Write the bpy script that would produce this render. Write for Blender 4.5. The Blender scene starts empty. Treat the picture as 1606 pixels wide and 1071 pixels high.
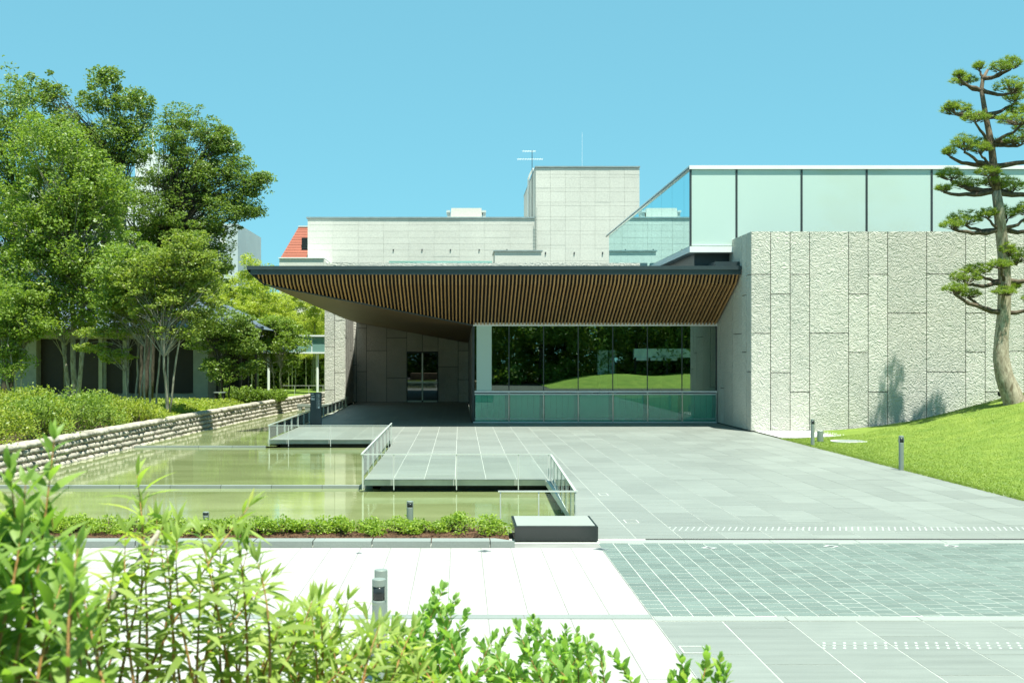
import bpy, bmesh, math, random
import numpy as np
from mathutils import Vector, Matrix, Quaternion
R = math.radians
random.seed(7); rng = np.random.default_rng(11)
scn = bpy.context.scene
col = scn.collection

# ------------------------------------------------------------------ camera, sky, sun, exposure
F, VX, VY, H = 1800.0, 722.0, 560.0, 2.8          # focal length and vanishing point in photo pixels, eye height
PW, PH = 1606.0, 1071.0
cam_d = bpy.data.cameras.new('camera'); cam = bpy.data.objects.new('camera', cam_d); col.objects.link(cam)
cam.location = (0, 0, H); cam.rotation_euler = (R(90), 0, 0)
cam_d.sensor_width = 36; cam_d.lens = 36*F/PW
cam_d.shift_x = (PW/2-VX)/PW; cam_d.shift_y = (VY-PH/2)/PW
cam_d.clip_start = 0.05; cam_d.clip_end = 3000
cam_d.dof.use_dof = True; cam_d.dof.focus_distance = 30; cam_d.dof.aperture_fstop = 7
scn.camera = cam

SUN = Vector((0.12, -0.30, 1.0)).normalized()      # direction towards the sun
w = bpy.data.worlds.new('World'); scn.world = w; w.use_nodes = True
nt = w.node_tree; nt.nodes.clear()
sky = nt.nodes.new('ShaderNodeTexSky'); sky.sky_type = 'NISHITA'; sky.sun_disc = False
sky.sun_elevation = math.asin(SUN.z); sky.sun_rotation = math.atan2(SUN.x, SUN.y)
sky.air_density = 0.6; sky.dust_density = 0.0; sky.ozone_density = 2.0
tint = nt.nodes.new('ShaderNodeMix'); tint.data_type = 'RGBA'; tint.blend_type = 'MULTIPLY'
tint.inputs[0].default_value = 1.0; tint.inputs[7].default_value = (0.82, 1.98, 2.22, 1)
soft = nt.nodes.new('ShaderNodeGamma'); soft.inputs[1].default_value = 0.25   # evens the sky out towards the horizon
bg = nt.nodes.new('ShaderNodeBackground'); bg.inputs[1].default_value = 0.10
wo = nt.nodes.new('ShaderNodeOutputWorld')
nt.links.new(sky.outputs[0], soft.inputs[0]); nt.links.new(soft.outputs[0], tint.inputs[6]); nt.links.new(tint.outputs[2], bg.inputs[0]); nt.links.new(bg.outputs[0], wo.inputs[0])
sd = bpy.data.lights.new('sun', 'SUN'); sd.energy = 4.1; sd.angle = R(0.53); sd.color = (0.985, 0.995, 0.895)
so = bpy.data.objects.new('sun', sd); col.objects.link(so)
so.rotation_euler = SUN.to_track_quat('Z', 'Y').to_euler(); so.location = (20, -20, 60)
scn.view_settings.view_transform = 'Standard'; scn.view_settings.look = 'None'
scn.view_settings.exposure = 1.38; scn.view_settings.gamma = 1.0
scn.render.engine = 'CYCLES'

def U(px, py, Y): return Vector(((px-VX)/F*Y, Y, H-(py-VY)/F*Y))      # survey: photo pixel at a known distance
def gx(px, Y): return (px-VX)/F*Y
def gz(py, Y): return H-(py-VY)/F*Y
def gy(py, z=0.0): return F*(H-z)/(py-VY)

# ------------------------------------------------------------------ materials
def new_mat(name):
    m = bpy.data.materials.new(name); m.use_nodes = True
    n = m.node_tree; n.nodes.clear()
    out = n.nodes.new('ShaderNodeOutputMaterial')
    return m, n, out
def pos_node(n, scale=1.0, vec=None):
    g = n.nodes.new('ShaderNodeNewGeometry'); mp = n.nodes.new('ShaderNodeMapping')
    mp.inputs['Scale'].default_value = vec if vec else (scale,)*3
    n.links.new(g.outputs['Position'], mp.inputs[0]); return mp.outputs[0], g
def principled(n, out, rough=0.6, metal=0.0, spec=0.5):
    b = n.nodes.new('ShaderNodeBsdfPrincipled'); b.inputs['Roughness'].default_value = rough
    b.inputs['Metallic'].default_value = metal; b.inputs['Specular IOR Level'].default_value = spec
    n.links.new(b.outputs[0], out.inputs[0]); return b
def ramp(n, fac, c0, c1, p0=0.3, p1=0.7):
    r = n.nodes.new('ShaderNodeValToRGB'); r.color_ramp.elements[0].position = p0; r.color_ramp.elements[1].position = p1
    r.color_ramp.elements[0].color = (*c0, 1); r.color_ramp.elements[1].color = (*c1, 1)
    n.links.new(fac, r.inputs[0]); return r.outputs[0]
def mixc(n, f, a, b, mode='MIX'):
    m = n.nodes.new('ShaderNodeMix'); m.data_type = 'RGBA'; m.blend_type = mode
    for s, v in ((0, f), (6, a), (7, b)):
        if hasattr(v, 'links'): n.links.new(v, m.inputs[s])
        elif s == 0: m.inputs[0].default_value = v
        else: m.inputs[s].default_value = (*v, 1)
    return m.outputs[2]
def noise(n, vec, scale, detail=3, rough=0.55, dist=0.0):
    t = n.nodes.new('ShaderNodeTexNoise'); t.inputs['Scale'].default_value = scale; t.inputs['Detail'].default_value = detail
    t.inputs['Roughness'].default_value = rough; t.inputs['Distortion'].default_value = dist
    n.links.new(vec, t.inputs['Vector']); return t.outputs[0]
def math_(n, op, a, b=None, c=None):
    m = n.nodes.new('ShaderNodeMath'); m.operation = op
    for i, v in enumerate((a, b, c)):
        if v is None: continue
        if hasattr(v, 'links'): n.links.new(v, m.inputs[i])
        else: m.inputs[i].default_value = v
    return m.outputs[0]
def bump(n, h, b, dist=0.01, strength=1.0):
    bp = n.nodes.new('ShaderNodeBump'); bp.inputs['Distance'].default_value = dist; bp.inputs['Strength'].default_value = strength
    n.links.new(h, bp.inputs['Height']); n.links.new(bp.outputs[0], b.inputs['Normal'])
def rnd_island(n):
    """random value per separate piece: object random and island random together"""
    g = n.nodes.new('ShaderNodeNewGeometry'); oi = n.nodes.new('ShaderNodeObjectInfo')
    s = math_(n, 'ADD', g.outputs['Random Per Island'], oi.outputs['Random'])
    return math_(n, 'FRACT', s)

def mat_plain(name, c, rough=0.55, metal=0.0, var=0.15, scale=2.0, spec=0.4, streak=False, bumpd=0.0):
    m, n, out = new_mat(name); b = principled(n, out, rough, metal, spec)
    v, g = pos_node(n, vec=(1, 1, 0.25) if streak else (1, 1, 1))
    nz = noise(n, v, scale, 5, 0.6)
    c0 = tuple(x*(1-var) for x in c); c1 = tuple(min(1, x*(1+var)) for x in c)
    n.links.new(ramp(n, nz, c0, c1), b.inputs['Base Color'])
    if bumpd: bump(n, noise(n, v, scale*8, 4), b, bumpd)
    return m
def mat_slab(name, c, rough, var=0.25, grain=60, scale=0.6, spec=0.4, dirt=0.1, fib=False):
    m, n, out = new_mat(name); b = principled(n, out, rough, 0, spec)
    v, g = pos_node(n)
    r = rnd_island(n)
    base = ramp(n, r, tuple(x*(1-var) for x in c), tuple(x*(1+var) for x in c), 0, 1)
    gr = noise(n, v, grain, 2)
    base = mixc(n, 0.35, base, ramp(n, gr, (0.55,)*3, (1.0,)*3, 0.3, 0.7), 'MULTIPLY')
    st = noise(n, v, scale, 5, 0.65, 0.6)
    base = mixc(n, 1.0, base, ramp(n, st, (1-dirt*2,)*3, (1,)*3, 0.25, 0.6), 'MULTIPLY')
    if fib:
        v2, _ = pos_node(n, vec=(0.5, 7, 1)); st2 = noise(n, v2, 1.2, 4, 0.6)
        base = mixc(n, 1.0, base, ramp(n, st2, (0.86,)*3, (1.06,)*3, 0.3, 0.7), 'MULTIPLY')
    n.links.new(base, b.inputs['Base Color'])
    bump(n, gr, b, 0.0015)
    return m
def mat_relief(name, c):
    """split faced carved stone: tangled short ridges"""
    m, n, out = new_mat(name); b = principled(n, out, 0.75, 0, 0.25)
    v, g = pos_node(n, vec=(1, 1, 1.25))
    a = noise(n, v, 3.5, 1.6, 0.45, 1.3)
    ridge = math_(n, 'ABSOLUTE', math_(n, 'SUBTRACT', math_(n, 'MULTIPLY', math_(n, 'FRACT', math_(n, 'MULTIPLY', a, 5.0)), 2.0), 1.0))
    rr = n.nodes.new('ShaderNodeMapRange'); rr.interpolation_type = 'SMOOTHSTEP'
    n.links.new(ridge, rr.inputs[0]); ridge = rr.outputs[0]
    fine = noise(n, v, 45, 3)
    hgt = math_(n, 'ADD', ridge, math_(n, 'MULTIPLY', fine, 0.08))
    r = rnd_island(n)
    base = ramp(n, r, tuple(x*0.90 for x in c), tuple(x*1.06 for x in c), 0, 1)
    base = mixc(n, 1.0, base, ramp(n, noise(n, v, 0.9, 4), (0.90, 0.92, 0.90), (1.03, 1.02, 1.0)), 'MULTIPLY')
    n.links.new(base, b.inputs['Base Color'])
    bump(n, hgt, b, 0.026, 0.62)
    return m
def mat_leaf(name, c0, c1, trans=0.45, gloss=0.12, rough=0.45):
    m, n, out = new_mat(name)
    r = rnd_island(n)
    v, _g = pos_node(n); nz = noise(n, v, 1.3, 3)
    colr = ramp(n, math_(n, 'ADD', math_(n, 'MULTIPLY', r, 0.6), math_(n, 'MULTIPLY', nz, 0.5)), c0, c1, 0.12, 0.88)
    old = n.nodes.new('ShaderNodeMapRange'); n.links.new(r, old.inputs[0]); old.inputs[1].default_value = 0.955; old.inputs[2].default_value = 0.985
    colr = mixc(n, math_(n, 'MULTIPLY', old.outputs[0], 0.55), colr, (c1[0]*1.25, c1[1]*0.95, c1[2]))
    d = n.nodes.new('ShaderNodeBsdfDiffuse'); t = n.nodes.new('ShaderNodeBsdfTranslucent'); gl = n.nodes.new('ShaderNodeBsdfGlossy')
    gl.inputs['Roughness'].default_value = rough; gl.inputs['Color'].default_value = (1, 1, 1, 1)
    n.links.new(colr, d.inputs[0])
    tc = mixc(n, 1.0, colr, (1.25, 1.35, 0.55), 'MULTIPLY'); n.links.new(tc, t.inputs[0])
    m1 = n.nodes.new('ShaderNodeMixShader'); m1.inputs[0].default_value = trans
    n.links.new(d.outputs[0], m1.inputs[1]); n.links.new(t.outputs[0], m1.inputs[2])
    fr = n.nodes.new('ShaderNodeFresnel'); fr.inputs[0].default_value = 1.4
    f2 = math_(n, 'MINIMUM', math_(n, 'MULTIPLY', fr.outputs[0], gloss*4), 0.05)
    m2 = n.nodes.new('ShaderNodeMixShader'); n.links.new(f2, m2.inputs[0])
    n.links.new(m1.outputs[0], m2.inputs[1]); n.links.new(gl.outputs[0], m2.inputs[2])
    n.links.new(m2.outputs[0], out.inputs[0])
    return m
def mat_glass(name, tintc, refl, rough=0.0, diffuse=0.0, dcol=(0.5, 0.7, 0.6), gcol=(1, 1, 1)):
    """sheet glass: tinted see-through, mirror part rising towards grazing, optional frosted (diffuse) share"""
    m, n, out = new_mat(name)
    tr = n.nodes.new('ShaderNodeBsdfTransparent'); tr.inputs[0].default_value = (*tintc, 1)
    gl = n.nodes.new('ShaderNodeBsdfGlossy'); gl.inputs['Roughness'].default_value = rough; gl.inputs[0].default_value = (*gcol, 1)
    last = tr.outputs[0]
    if diffuse:
        d = n.nodes.new('ShaderNodeBsdfDiffuse'); d.inputs[0].default_value = (*dcol, 1)
        mx = n.nodes.new('ShaderNodeMixShader'); mx.inputs[0].default_value = diffuse
        n.links.new(last, mx.inputs[1]); n.links.new(d.outputs[0], mx.inputs[2]); last = mx.outputs[0]
    fr = n.nodes.new('ShaderNodeFresnel'); fr.inputs[0].default_value = 1.5
    f = math_(n, 'ADD', fr.outputs[0], refl-0.04); f = math_(n, 'MINIMUM', f, 1.0)
    mx = n.nodes.new('ShaderNodeMixShader'); n.links.new(f, mx.inputs[0])
    n.links.new(last, mx.inputs[1]); n.links.new(gl.outputs[0], mx.inputs[2])
    n.links.new(mx.outputs[0], out.inputs[0])
    return m
def mat_water():
    m, n, out = new_mat('pond_water'); b = principled(n, out, 0.04, 0, 0.5); b.inputs['IOR'].default_value = 1.33
    v, g = pos_node(n)
    v2, _ = pos_node(n, vec=(0.35, 1.0, 1.0))
    algae = noise(n, v2, 0.55, 5, 0.6, 0.5)
    c = ramp(n, algae, (0.145, 0.18, 0.065), (0.275, 0.31, 0.145), 0.3, 0.7)
    n.links.new(c, b.inputs['Base Color'])
    h = math_(n, 'ADD', noise(n, v2, 5.0, 3), math_(n, 'MULTIPLY', noise(n, v2, 1.1, 2), 1.5))
    bump(n, h, b, 0.0035, 0.4)
    return m
def mat_grass(name, ca, cb, scale=1.2):
    m, n, out = new_mat(name); b = principled(n, out, 0.8, 0, 0.15)
    v, g = pos_node(n)
    n1 = noise(n, v, scale, 6, 0.7, 0.4); n2 = noise(n, v, 28, 3)
    c = ramp(n, n1, ca, cb, 0.35, 0.68)
    c = mixc(n, 0.6, c, ramp(n, n2, (0.55, 0.6, 0.5), (1.15, 1.15, 1.1)), 'MULTIPLY')
    n.links.new(c, b.inputs['Base Color']); bump(n, n2, b, 0.03, 0.7)
    return m
def mat_grain(name, ca, cb, vec, rough=0.5):
    m, n, out = new_mat(name); b = principled(n, out, rough, 0, 0.35)
    v, g = pos_node(n, vec=vec)
    n1 = noise(n, v, 1.0, 4, 0.6, 0.6); r = rnd_island(n)
    c = ramp(n, n1, ca, cb, 0.3, 0.7)
    c = mixc(n, 1.0, c, ramp(n, r, (0.8,)*3, (1.15,)*3, 0, 1), 'MULTIPLY')
    n.links.new(c, b.inputs['Base Color'])
    return m
def mat_bark(name, ca, cb, vec=(9, 9, 3)):
    m, n, out = new_mat(name); b = principled(n, out, 0.85, 0, 0.2)
    v, g = pos_node(n, vec=vec); n1 = noise(n, v, 1.0, 5, 0.65, 0.7)
    n.links.new(ramp(n, n1, ca, cb, 0.35, 0.65), b.inputs['Base Color']); bump(n, n1, b, 0.02)
    return m

M = {}
M['relief'] = mat_relief('carved_stone', (0.53, 0.515, 0.46))
M['joint'] = mat_plain('joint_shadow_gap', (0.06, 0.06, 0.057), 0.9)
M['concrete'] = mat_slab('pale_concrete', (0.62, 0.61, 0.54), 0.8, 0.03, 8, 0.15, 0.2, 0.06)
M['concrete_joint'] = mat_plain('concrete_joint', (0.50, 0.49, 0.44), 0.9)
M['cap'] = mat_plain('coping_metal', (0.34, 0.38, 0.36), 0.4, 0.5)
M['white_metal'] = mat_plain('white_metal', (0.75, 0.76, 0.73), 0.4, 0.0, 0.04)
M['fascia'] = mat_plain('fascia_metal', (0.055, 0.075, 0.08), 0.35, 0.4, 0.08)
M['dark'] = mat_plain('dark_backing', (0.022, 0.021, 0.02), 0.8)
M['darkmetal'] = mat_plain('dark_metal', (0.05, 0.06, 0.062), 0.4, 0.3)
M['slat'] = mat_grain('cedar_slat', (0.34, 0.19, 0.078), (0.47, 0.28, 0.118), (30, 2, 2))
M['soffit'] = mat_plain('bronze_soffit', (0.125, 0.072, 0.032), 0.55, 0.0, 0.06, 0.5)
M['granite'] = mat_slab('grey_granite', (0.235, 0.255, 0.225), 0.5, 0.09, 90, 0.5, 0.5, 0.06, True)
M['granite_edge'] = mat_slab('granite_band', (0.30, 0.325, 0.29), 0.55, 0.06, 90, 0.5, 0.4, 0.05)
M['grout'] = mat_plain('pale_grout', (0.47, 0.49, 0.44), 0.9)
M['paver'] = mat_slab('green_grey_paver', (0.160, 0.205, 0.178), 0.5, 0.12, 70, 0.7, 0.4, 0.06, True)
M['white_tile'] = mat_slab('white_stone_tile', (0.435, 0.43, 0.40), 0.7, 0.04, 60, 0.35, 0.2, 0.08)
M['white_grout'] = mat_plain('grey_grout', (0.22, 0.22, 0.20), 0.9)
M['asphalt'] = mat_plain('asphalt', (0.05,0.052,0.05), 0.9)
M['dot'] = mat_plain('tactile_dot', (0.50,0.53,0.49), 0.5)
M['kerb'] = mat_slab('kerb_granite', (0.24, 0.27, 0.245), 0.6, 0.06, 80, 0.8, 0.4, 0.06)
M['black_granite'] = mat_slab('black_polished_granite', (0.02, 0.026, 0.026), 0.06, 0.02, 120, 0.5, 0.7, 0.02)
M['water'] = mat_water()
M['pond_floor'] = mat_plain('pond_floor', (0.12, 0.13, 0.06), 0.9)
M['lawn'] = mat_grass('lawn', (0.12, 0.19, 0.028), (0.215, 0.275, 0.048))
M['blade'] = mat_leaf('grass_blade', (0.11, 0.19, 0.026), (0.22, 0.285, 0.05), 0.35, 0.05)
M['earth'] = mat_plain('earth', (0.12, 0.085, 0.05), 0.95, 0, 0.4, 8, bumpd=0.02)
M['mulch'] = mat_plain('bark_mulch', (0.17, 0.085, 0.045), 0.95, 0, 0.6, 30, bumpd=0.03)
M['ground'] = mat_plain('ground_dust', (0.2, 0.2, 0.16), 0.95)
M['gravel'] = mat_plain('white_gravel', (0.72, 0.71, 0.68), 0.9, 0, 0.25, 25, bumpd=0.02)
M['steel'] = mat_plain('brushed_steel', (0.50, 0.53, 0.50), 0.3, 0.85, 0.08)
M['bollard'] = mat_plain('bollard_metal', (0.25, 0.29, 0.255), 0.5, 0.3, 0.08)
M['lens'] = mat_plain('lamp_lens', (0.02, 0.025, 0.025), 0.15)
M['rail'] = mat_plain('pale_rail_metal', (0.50,0.54,0.49), 0.4, 0.1, 0.05)
M['rail_glass'] = mat_glass('railing_glass', (0.97, 0.99, 0.98), 0.03)
M['lobby_glass'] = mat_glass('lobby_glass', (0.55, 0.68, 0.60), 0.30, gcol=(0.85, 1, 0.9))
M['low_glass'] = mat_glass('frosted_low_glass', (0.50, 0.88, 0.76), 0.05, 0.0, 0.30, (0.26, 0.62, 0.50))
M['frost'] = mat_glass('frosted_glass', (0.80, 0.95, 0.88), 0.06, 0.1, 0.93, (0.53, 0.66, 0.585))
M['mirror_glass'] = mat_glass('mirror_glass', (0.35, 0.55, 0.55), 0.90, gcol=(0.66, 0.92, 0.95))
M['dark_glass'] = mat_glass('dark_door_glass', (0.10, 0.13, 0.11), 0.12)
M['teal_glass'] = mat_glass('corridor_glass', (0.35, 0.6, 0.55), 0.10, 0.05, 0.6, (0.30, 0.52, 0.46))
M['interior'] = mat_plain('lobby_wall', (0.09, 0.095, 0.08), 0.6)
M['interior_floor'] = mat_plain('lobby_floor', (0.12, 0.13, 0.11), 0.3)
M['pale'] = mat_plain('pale_plaster', (0.70, 0.76, 0.70), 0.7)
M['curtain'] = mat_plain('curtain_cloth', (0.80, 0.88, 0.80), 0.9, 0, 0.1)
M['sign'] = mat_plain('sign_plate', (0.035, 0.055, 0.062), 0.4, 0.2, 0.06)
M['ink'] = mat_plain('sign_lettering', (0.62, 0.68, 0.68), 0.6)
M['stone_a'] = mat_slab('rounded_stone', (0.41, 0.375, 0.305), 0.85, 0.22, 25, 2.0, 0.2, 0.2)
M['red_roof'] = mat_slab('red_roof_boards', (0.36, 0.10, 0.055), 0.6, 0.06, 20, 0.5, 0.3, 0.05)
M['rooftile'] = mat_slab('blue_grey_rooftile', (0.12, 0.15, 0.19), 0.4, 0.2, 30, 1, 0.5, 0.1)
M['siding'] = mat_plain('beige_siding', (0.40, 0.38, 0.29), 0.7)
M['wood_dark'] = mat_plain('dark_timber', (0.035, 0.022, 0.016), 0.5)
M['plaster'] = mat_plain('white_render', (0.62, 0.64, 0.60), 0.8, 0, 0.05, 0.5)
M['plaster2'] = mat_plain('grey_render', (0.42, 0.48, 0.47), 0.8, 0, 0.05, 0.5)
M['bark_pale'] = mat_bark('pale_bark', (0.18, 0.16, 0.12), (0.42, 0.39, 0.31))
M['bark_dark'] = mat_bark('dark_bark', (0.035, 0.03, 0.022), (0.10, 0.085, 0.06))
M['bark_pine'] = mat_bark('pine_bark', (0.15, 0.12, 0.075), (0.42, 0.37, 0.27), (8, 8, 3))
M['bark_upper'] = mat_bark('pine_upper_bark', (0.07, 0.05, 0.035), (0.24, 0.18, 0.125), (8, 8, 3))
M['bark_limb'] = mat_bark('pine_limb_bark', (0.06, 0.045, 0.03), (0.14, 0.11, 0.075))
M['twig'] = mat_bark('orange_twig', (0.30, 0.15, 0.05), (0.50, 0.30, 0.12), (40, 40, 15))
M['culm'] = mat_plain('bamboo_culm', (0.20, 0.24, 0.11), 0.4, 0, 0.3)
M['leaf_dark'] = mat_leaf('leaf_dark', (0.085, 0.150, 0.028), (0.22, 0.30, 0.06))
M['leaf_mid'] = mat_leaf('leaf_mid', (0.105, 0.185, 0.028), (0.27, 0.36, 0.065))
M['leaf_olive'] = mat_leaf('leaf_olive', (0.13, 0.20, 0.032), (0.31, 0.37, 0.07))
M['leaf_azalea'] = mat_leaf('leaf_azalea', (0.13, 0.21, 0.025), (0.36, 0.40, 0.06))
M['leaf_strip'] = mat_leaf('leaf_strip', (0.13, 0.24, 0.03), (0.36, 0.47, 0.07))
M['leaf_bamboo'] = mat_leaf('leaf_bamboo', (0.22, 0.30, 0.03), (0.50, 0.54, 0.09), 0.5)
M['needle'] = mat_leaf('pine_needle', (0.11, 0.19, 0.028), (0.33, 0.40, 0.065), 0.45)
M['fore_leaf'] = mat_leaf('broad_leaf', (0.13, 0.25, 0.04), (0.33, 0.47, 0.11), 0.58, 0.10)
M['fore_leaf_long'] = mat_leaf('long_leaf', (0.155, 0.25, 0.04), (0.40, 0.50, 0.13), 0.58, 0.10)
M['fore_leaf_round'] = mat_leaf('round_leaf', (0.145, 0.30, 0.055), (0.36, 0.53, 0.15), 0.58, 0.10)

# ------------------------------------------------------------------ mesh helpers
class MB:
    def __init__(s): s.v = []; s.f = []
    def add(s, vs, fs):
        o = len(s.v); s.v += [tuple(v) for v in vs]; s.f += [tuple(i+o for i in f) for f in fs]; return s
    def box(s, x0, x1, y0, y1, z0, z1):
        return s.add([(x0,y0,z0),(x1,y0,z0),(x1,y1,z0),(x0,y1,z0),(x0,y0,z1),(x1,y0,z1),(x1,y1,z1),(x0,y1,z1)],
                     [(0,3,2,1),(4,5,6,7),(0,1,5,4),(1,2,6,5),(2,3,7,6),(3,0,4,7)])
    def quad(s, a, b, c, d): return s.add([a, b, c, d], [(0,1,2,3)])
    def prism(s, poly, z0, z1):
        n = len(poly)
        return s.add([(x,y,z0) for x,y in poly]+[(x,y,z1) for x,y in poly],
                     [tuple(reversed(range(n))), tuple(range(n,2*n))]+[(i,(i+1)%n,(i+1)%n+n,i+n) for i in range(n)])
    def tube(s, pts, rad, n=6, cap=True):
        pts = [Vector(p) for p in pts]; o = len(s.v); k = len(pts)
        if not hasattr(rad, '__len__'): rad = [rad]*k
        ref = None
        for i, p in enumerate(pts):
            d = (pts[min(i+1,k-1)]-pts[max(i-1,0)])
            if d.length < 1e-9: d = Vector((0,0,1))
            d.normalize()
            if ref is None: ref = d.orthogonal().normalized()
            ref = (ref - d*ref.dot(d))
            if ref.length < 1e-6: ref = d.orthogonal()
            ref.normalize(); b = d.cross(ref)
            for j in range(n):
                a = 2*math.pi*j/n; s.v.append(tuple(p+(ref*math.cos(a)+b*math.sin(a))*rad[i]))
        for i in range(k-1):
            for j in range(n):
                a0=o+i*n+j; a1=o+i*n+(j+1)%n; s.f.append((a0,a1,a1+n,a0+n))
        if cap: s.f.append(tuple(o+j for j in reversed(range(n)))); s.f.append(tuple(o+(k-1)*n+j for j in range(n)))
        return s
    def lathe(s, x, y, prof, n=16):
        o = len(s.v); k = len(prof)
        for r, z in prof:
            for j in range(n): a=2*math.pi*j/n; s.v.append((x+r*math.cos(a), y+r*math.sin(a), z))
        for i in range(k-1):
            for j in range(n):
                a0=o+i*n+j; a1=o+i*n+(j+1)%n; s.f.append((a0,a1,a1+n,a0+n))
        s.f.append(tuple(o+j for j in reversed(range(n)))); s.f.append(tuple(o+(k-1)*n+j for j in range(n)))
        return s
    def mesh(s, name, mat, smooth=False):
        me = bpy.data.meshes.new(name); me.from_pydata(s.v, [], s.f); me.materials.append(mat)
        if smooth: me.polygons.foreach_set('use_smooth', [True]*len(me.polygons))
        me.update(); return me
WM = {}
def put(name, me, parent=None, world=None):
    """links an object at a world matrix, under a parent"""
    o = bpy.data.objects.new(name, me); col.objects.link(o)
    wmx = world if world is not None else Matrix.Identity(4)
    o.matrix_basis = wmx; WM[o.name] = wmx
    if parent is not None:
        o.parent = parent; o.matrix_parent_inverse = WM[parent.name].inverted()
    return o
def obj(name, mb, mat, parent=None, smooth=False):
    return put(name, mb.mesh(name, mat, smooth), parent)
def tag(o, label=None, cat=None, group=None, kind=None):
    if label: o['label'] = label
    if cat: o['category'] = cat
    if group: o['group'] = group
    if kind: o['kind'] = kind
    return o
def thing(name, label, cat, loc=(0,0,0), group=None):
    o = put(name, None, None, Matrix.Translation(Vector(loc))); o.empty_display_size = 0.2
    return tag(o, label, cat, group)
def struct(name, mb, mat, smooth=False):
    return tag(obj(name, mb, mat, None, smooth), kind='structure')
def copy_tree(root, loc, rz=0, sc=1.0, label=None):
    r = root.copy(); col.objects.link(r)
    r.matrix_basis = Matrix.Translation(Vector(loc)) @ Matrix.Rotation(rz, 4, 'Z') @ Matrix.Scale(sc, 4); WM[r.name] = r.matrix_basis.copy()
    if label: r['label'] = label
    for ch in list(root.children):
        c = ch.copy(); col.objects.link(c); c.parent = r
        for g in list(ch.children):
            d = g.copy(); col.objects.link(d); d.parent = c
    return r
UNIT = {}
def ubox(name, mat, x0, x1, y0, y1, z0, z1, parent):
    """a box part that shares one unit mesh per material"""
    k = (name, mat.name)
    if k not in UNIT: UNIT[k] = MB().box(-.5,.5,-.5,.5,-.5,.5).mesh(name, mat)
    mx = Matrix.Translation(((x0+x1)/2,(y0+y1)/2,(z0+z1)/2)) @ Matrix.Diagonal((x1-x0, y1-y0, z1-z0, 1))
    return put(name, UNIT[k], parent, mx)
def numesh(name, V, faces_per, nv, mat):
    """many alike pieces in one mesh: V (N,nv,3), faces_per a list of index tuples into one piece"""
    N = V.shape[0]; me = bpy.data.meshes.new(name)
    me.vertices.add(N*nv); me.vertices.foreach_set('co', V.reshape(-1).astype(np.float32))
    loops = np.concatenate([np.array(f) for f in faces_per]); lens = np.array([len(f) for f in faces_per])
    L = (np.arange(N)[:,None]*nv + loops[None,:]).reshape(-1)
    cnt = np.tile(lens, N); start = np.concatenate([[0], np.cumsum(cnt)[:-1]])
    me.loops.add(len(L)); me.loops.foreach_set('vertex_index', L.astype(np.int32))
    me.polygons.add(len(cnt)); me.polygons.foreach_set('loop_start', start.astype(np.int32)); me.polygons.foreach_set('loop_total', cnt.astype(np.int32))
    me.materials.append(mat); me.update(calc_edges=True); me.validate(); return me
def unit(a): return a/np.maximum(np.linalg.norm(a, axis=-1, keepdims=True), 1e-9)
def leaf_arrays(C, size, up=0.5, aspect=0.5, droop=0.15, outward=None):
    """rhombic leaves, slightly folded, at centres C"""
    N = len(C); d = rng.normal(size=(N,3)); d[:,2] = d[:,2]*0.6-droop
    if outward is not None: d = d+outward*0.8
    d = unit(d); nrm = rng.normal(size=(N,3)); nrm[:,2] += up*3; nrm = unit(nrm)
    s = unit(np.cross(d, nrm)); nn = np.cross(s, d)
    L = size*rng.uniform(0.65, 1.25, (N,1)); Wd = L*aspect*0.5
    b = C-d*L*0.5; t = C+d*L*0.5; m = C+nn*L*0.06
    return np.stack([b, m+s*Wd, t, m-s*Wd], 1)
LEAF_F = [(0,1,2,3)]
def clump_points(c, r, n):
    """n points in a flattened cloud round c, denser towards its upper shell"""
    p = rng.normal(size=(n,3)); p = unit(p)*rng.uniform(0.25, 1.0, (n,1))**0.5
    return c+p*np.array(r)

# ------------------------------------------------------------------ ground, terrace, pond
struct('ground', MB().box(-700,700,-300,1500,-1.0,-0.62), M['ground'])
XW = 10.9                                                  # left face of the big stone wall
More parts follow.
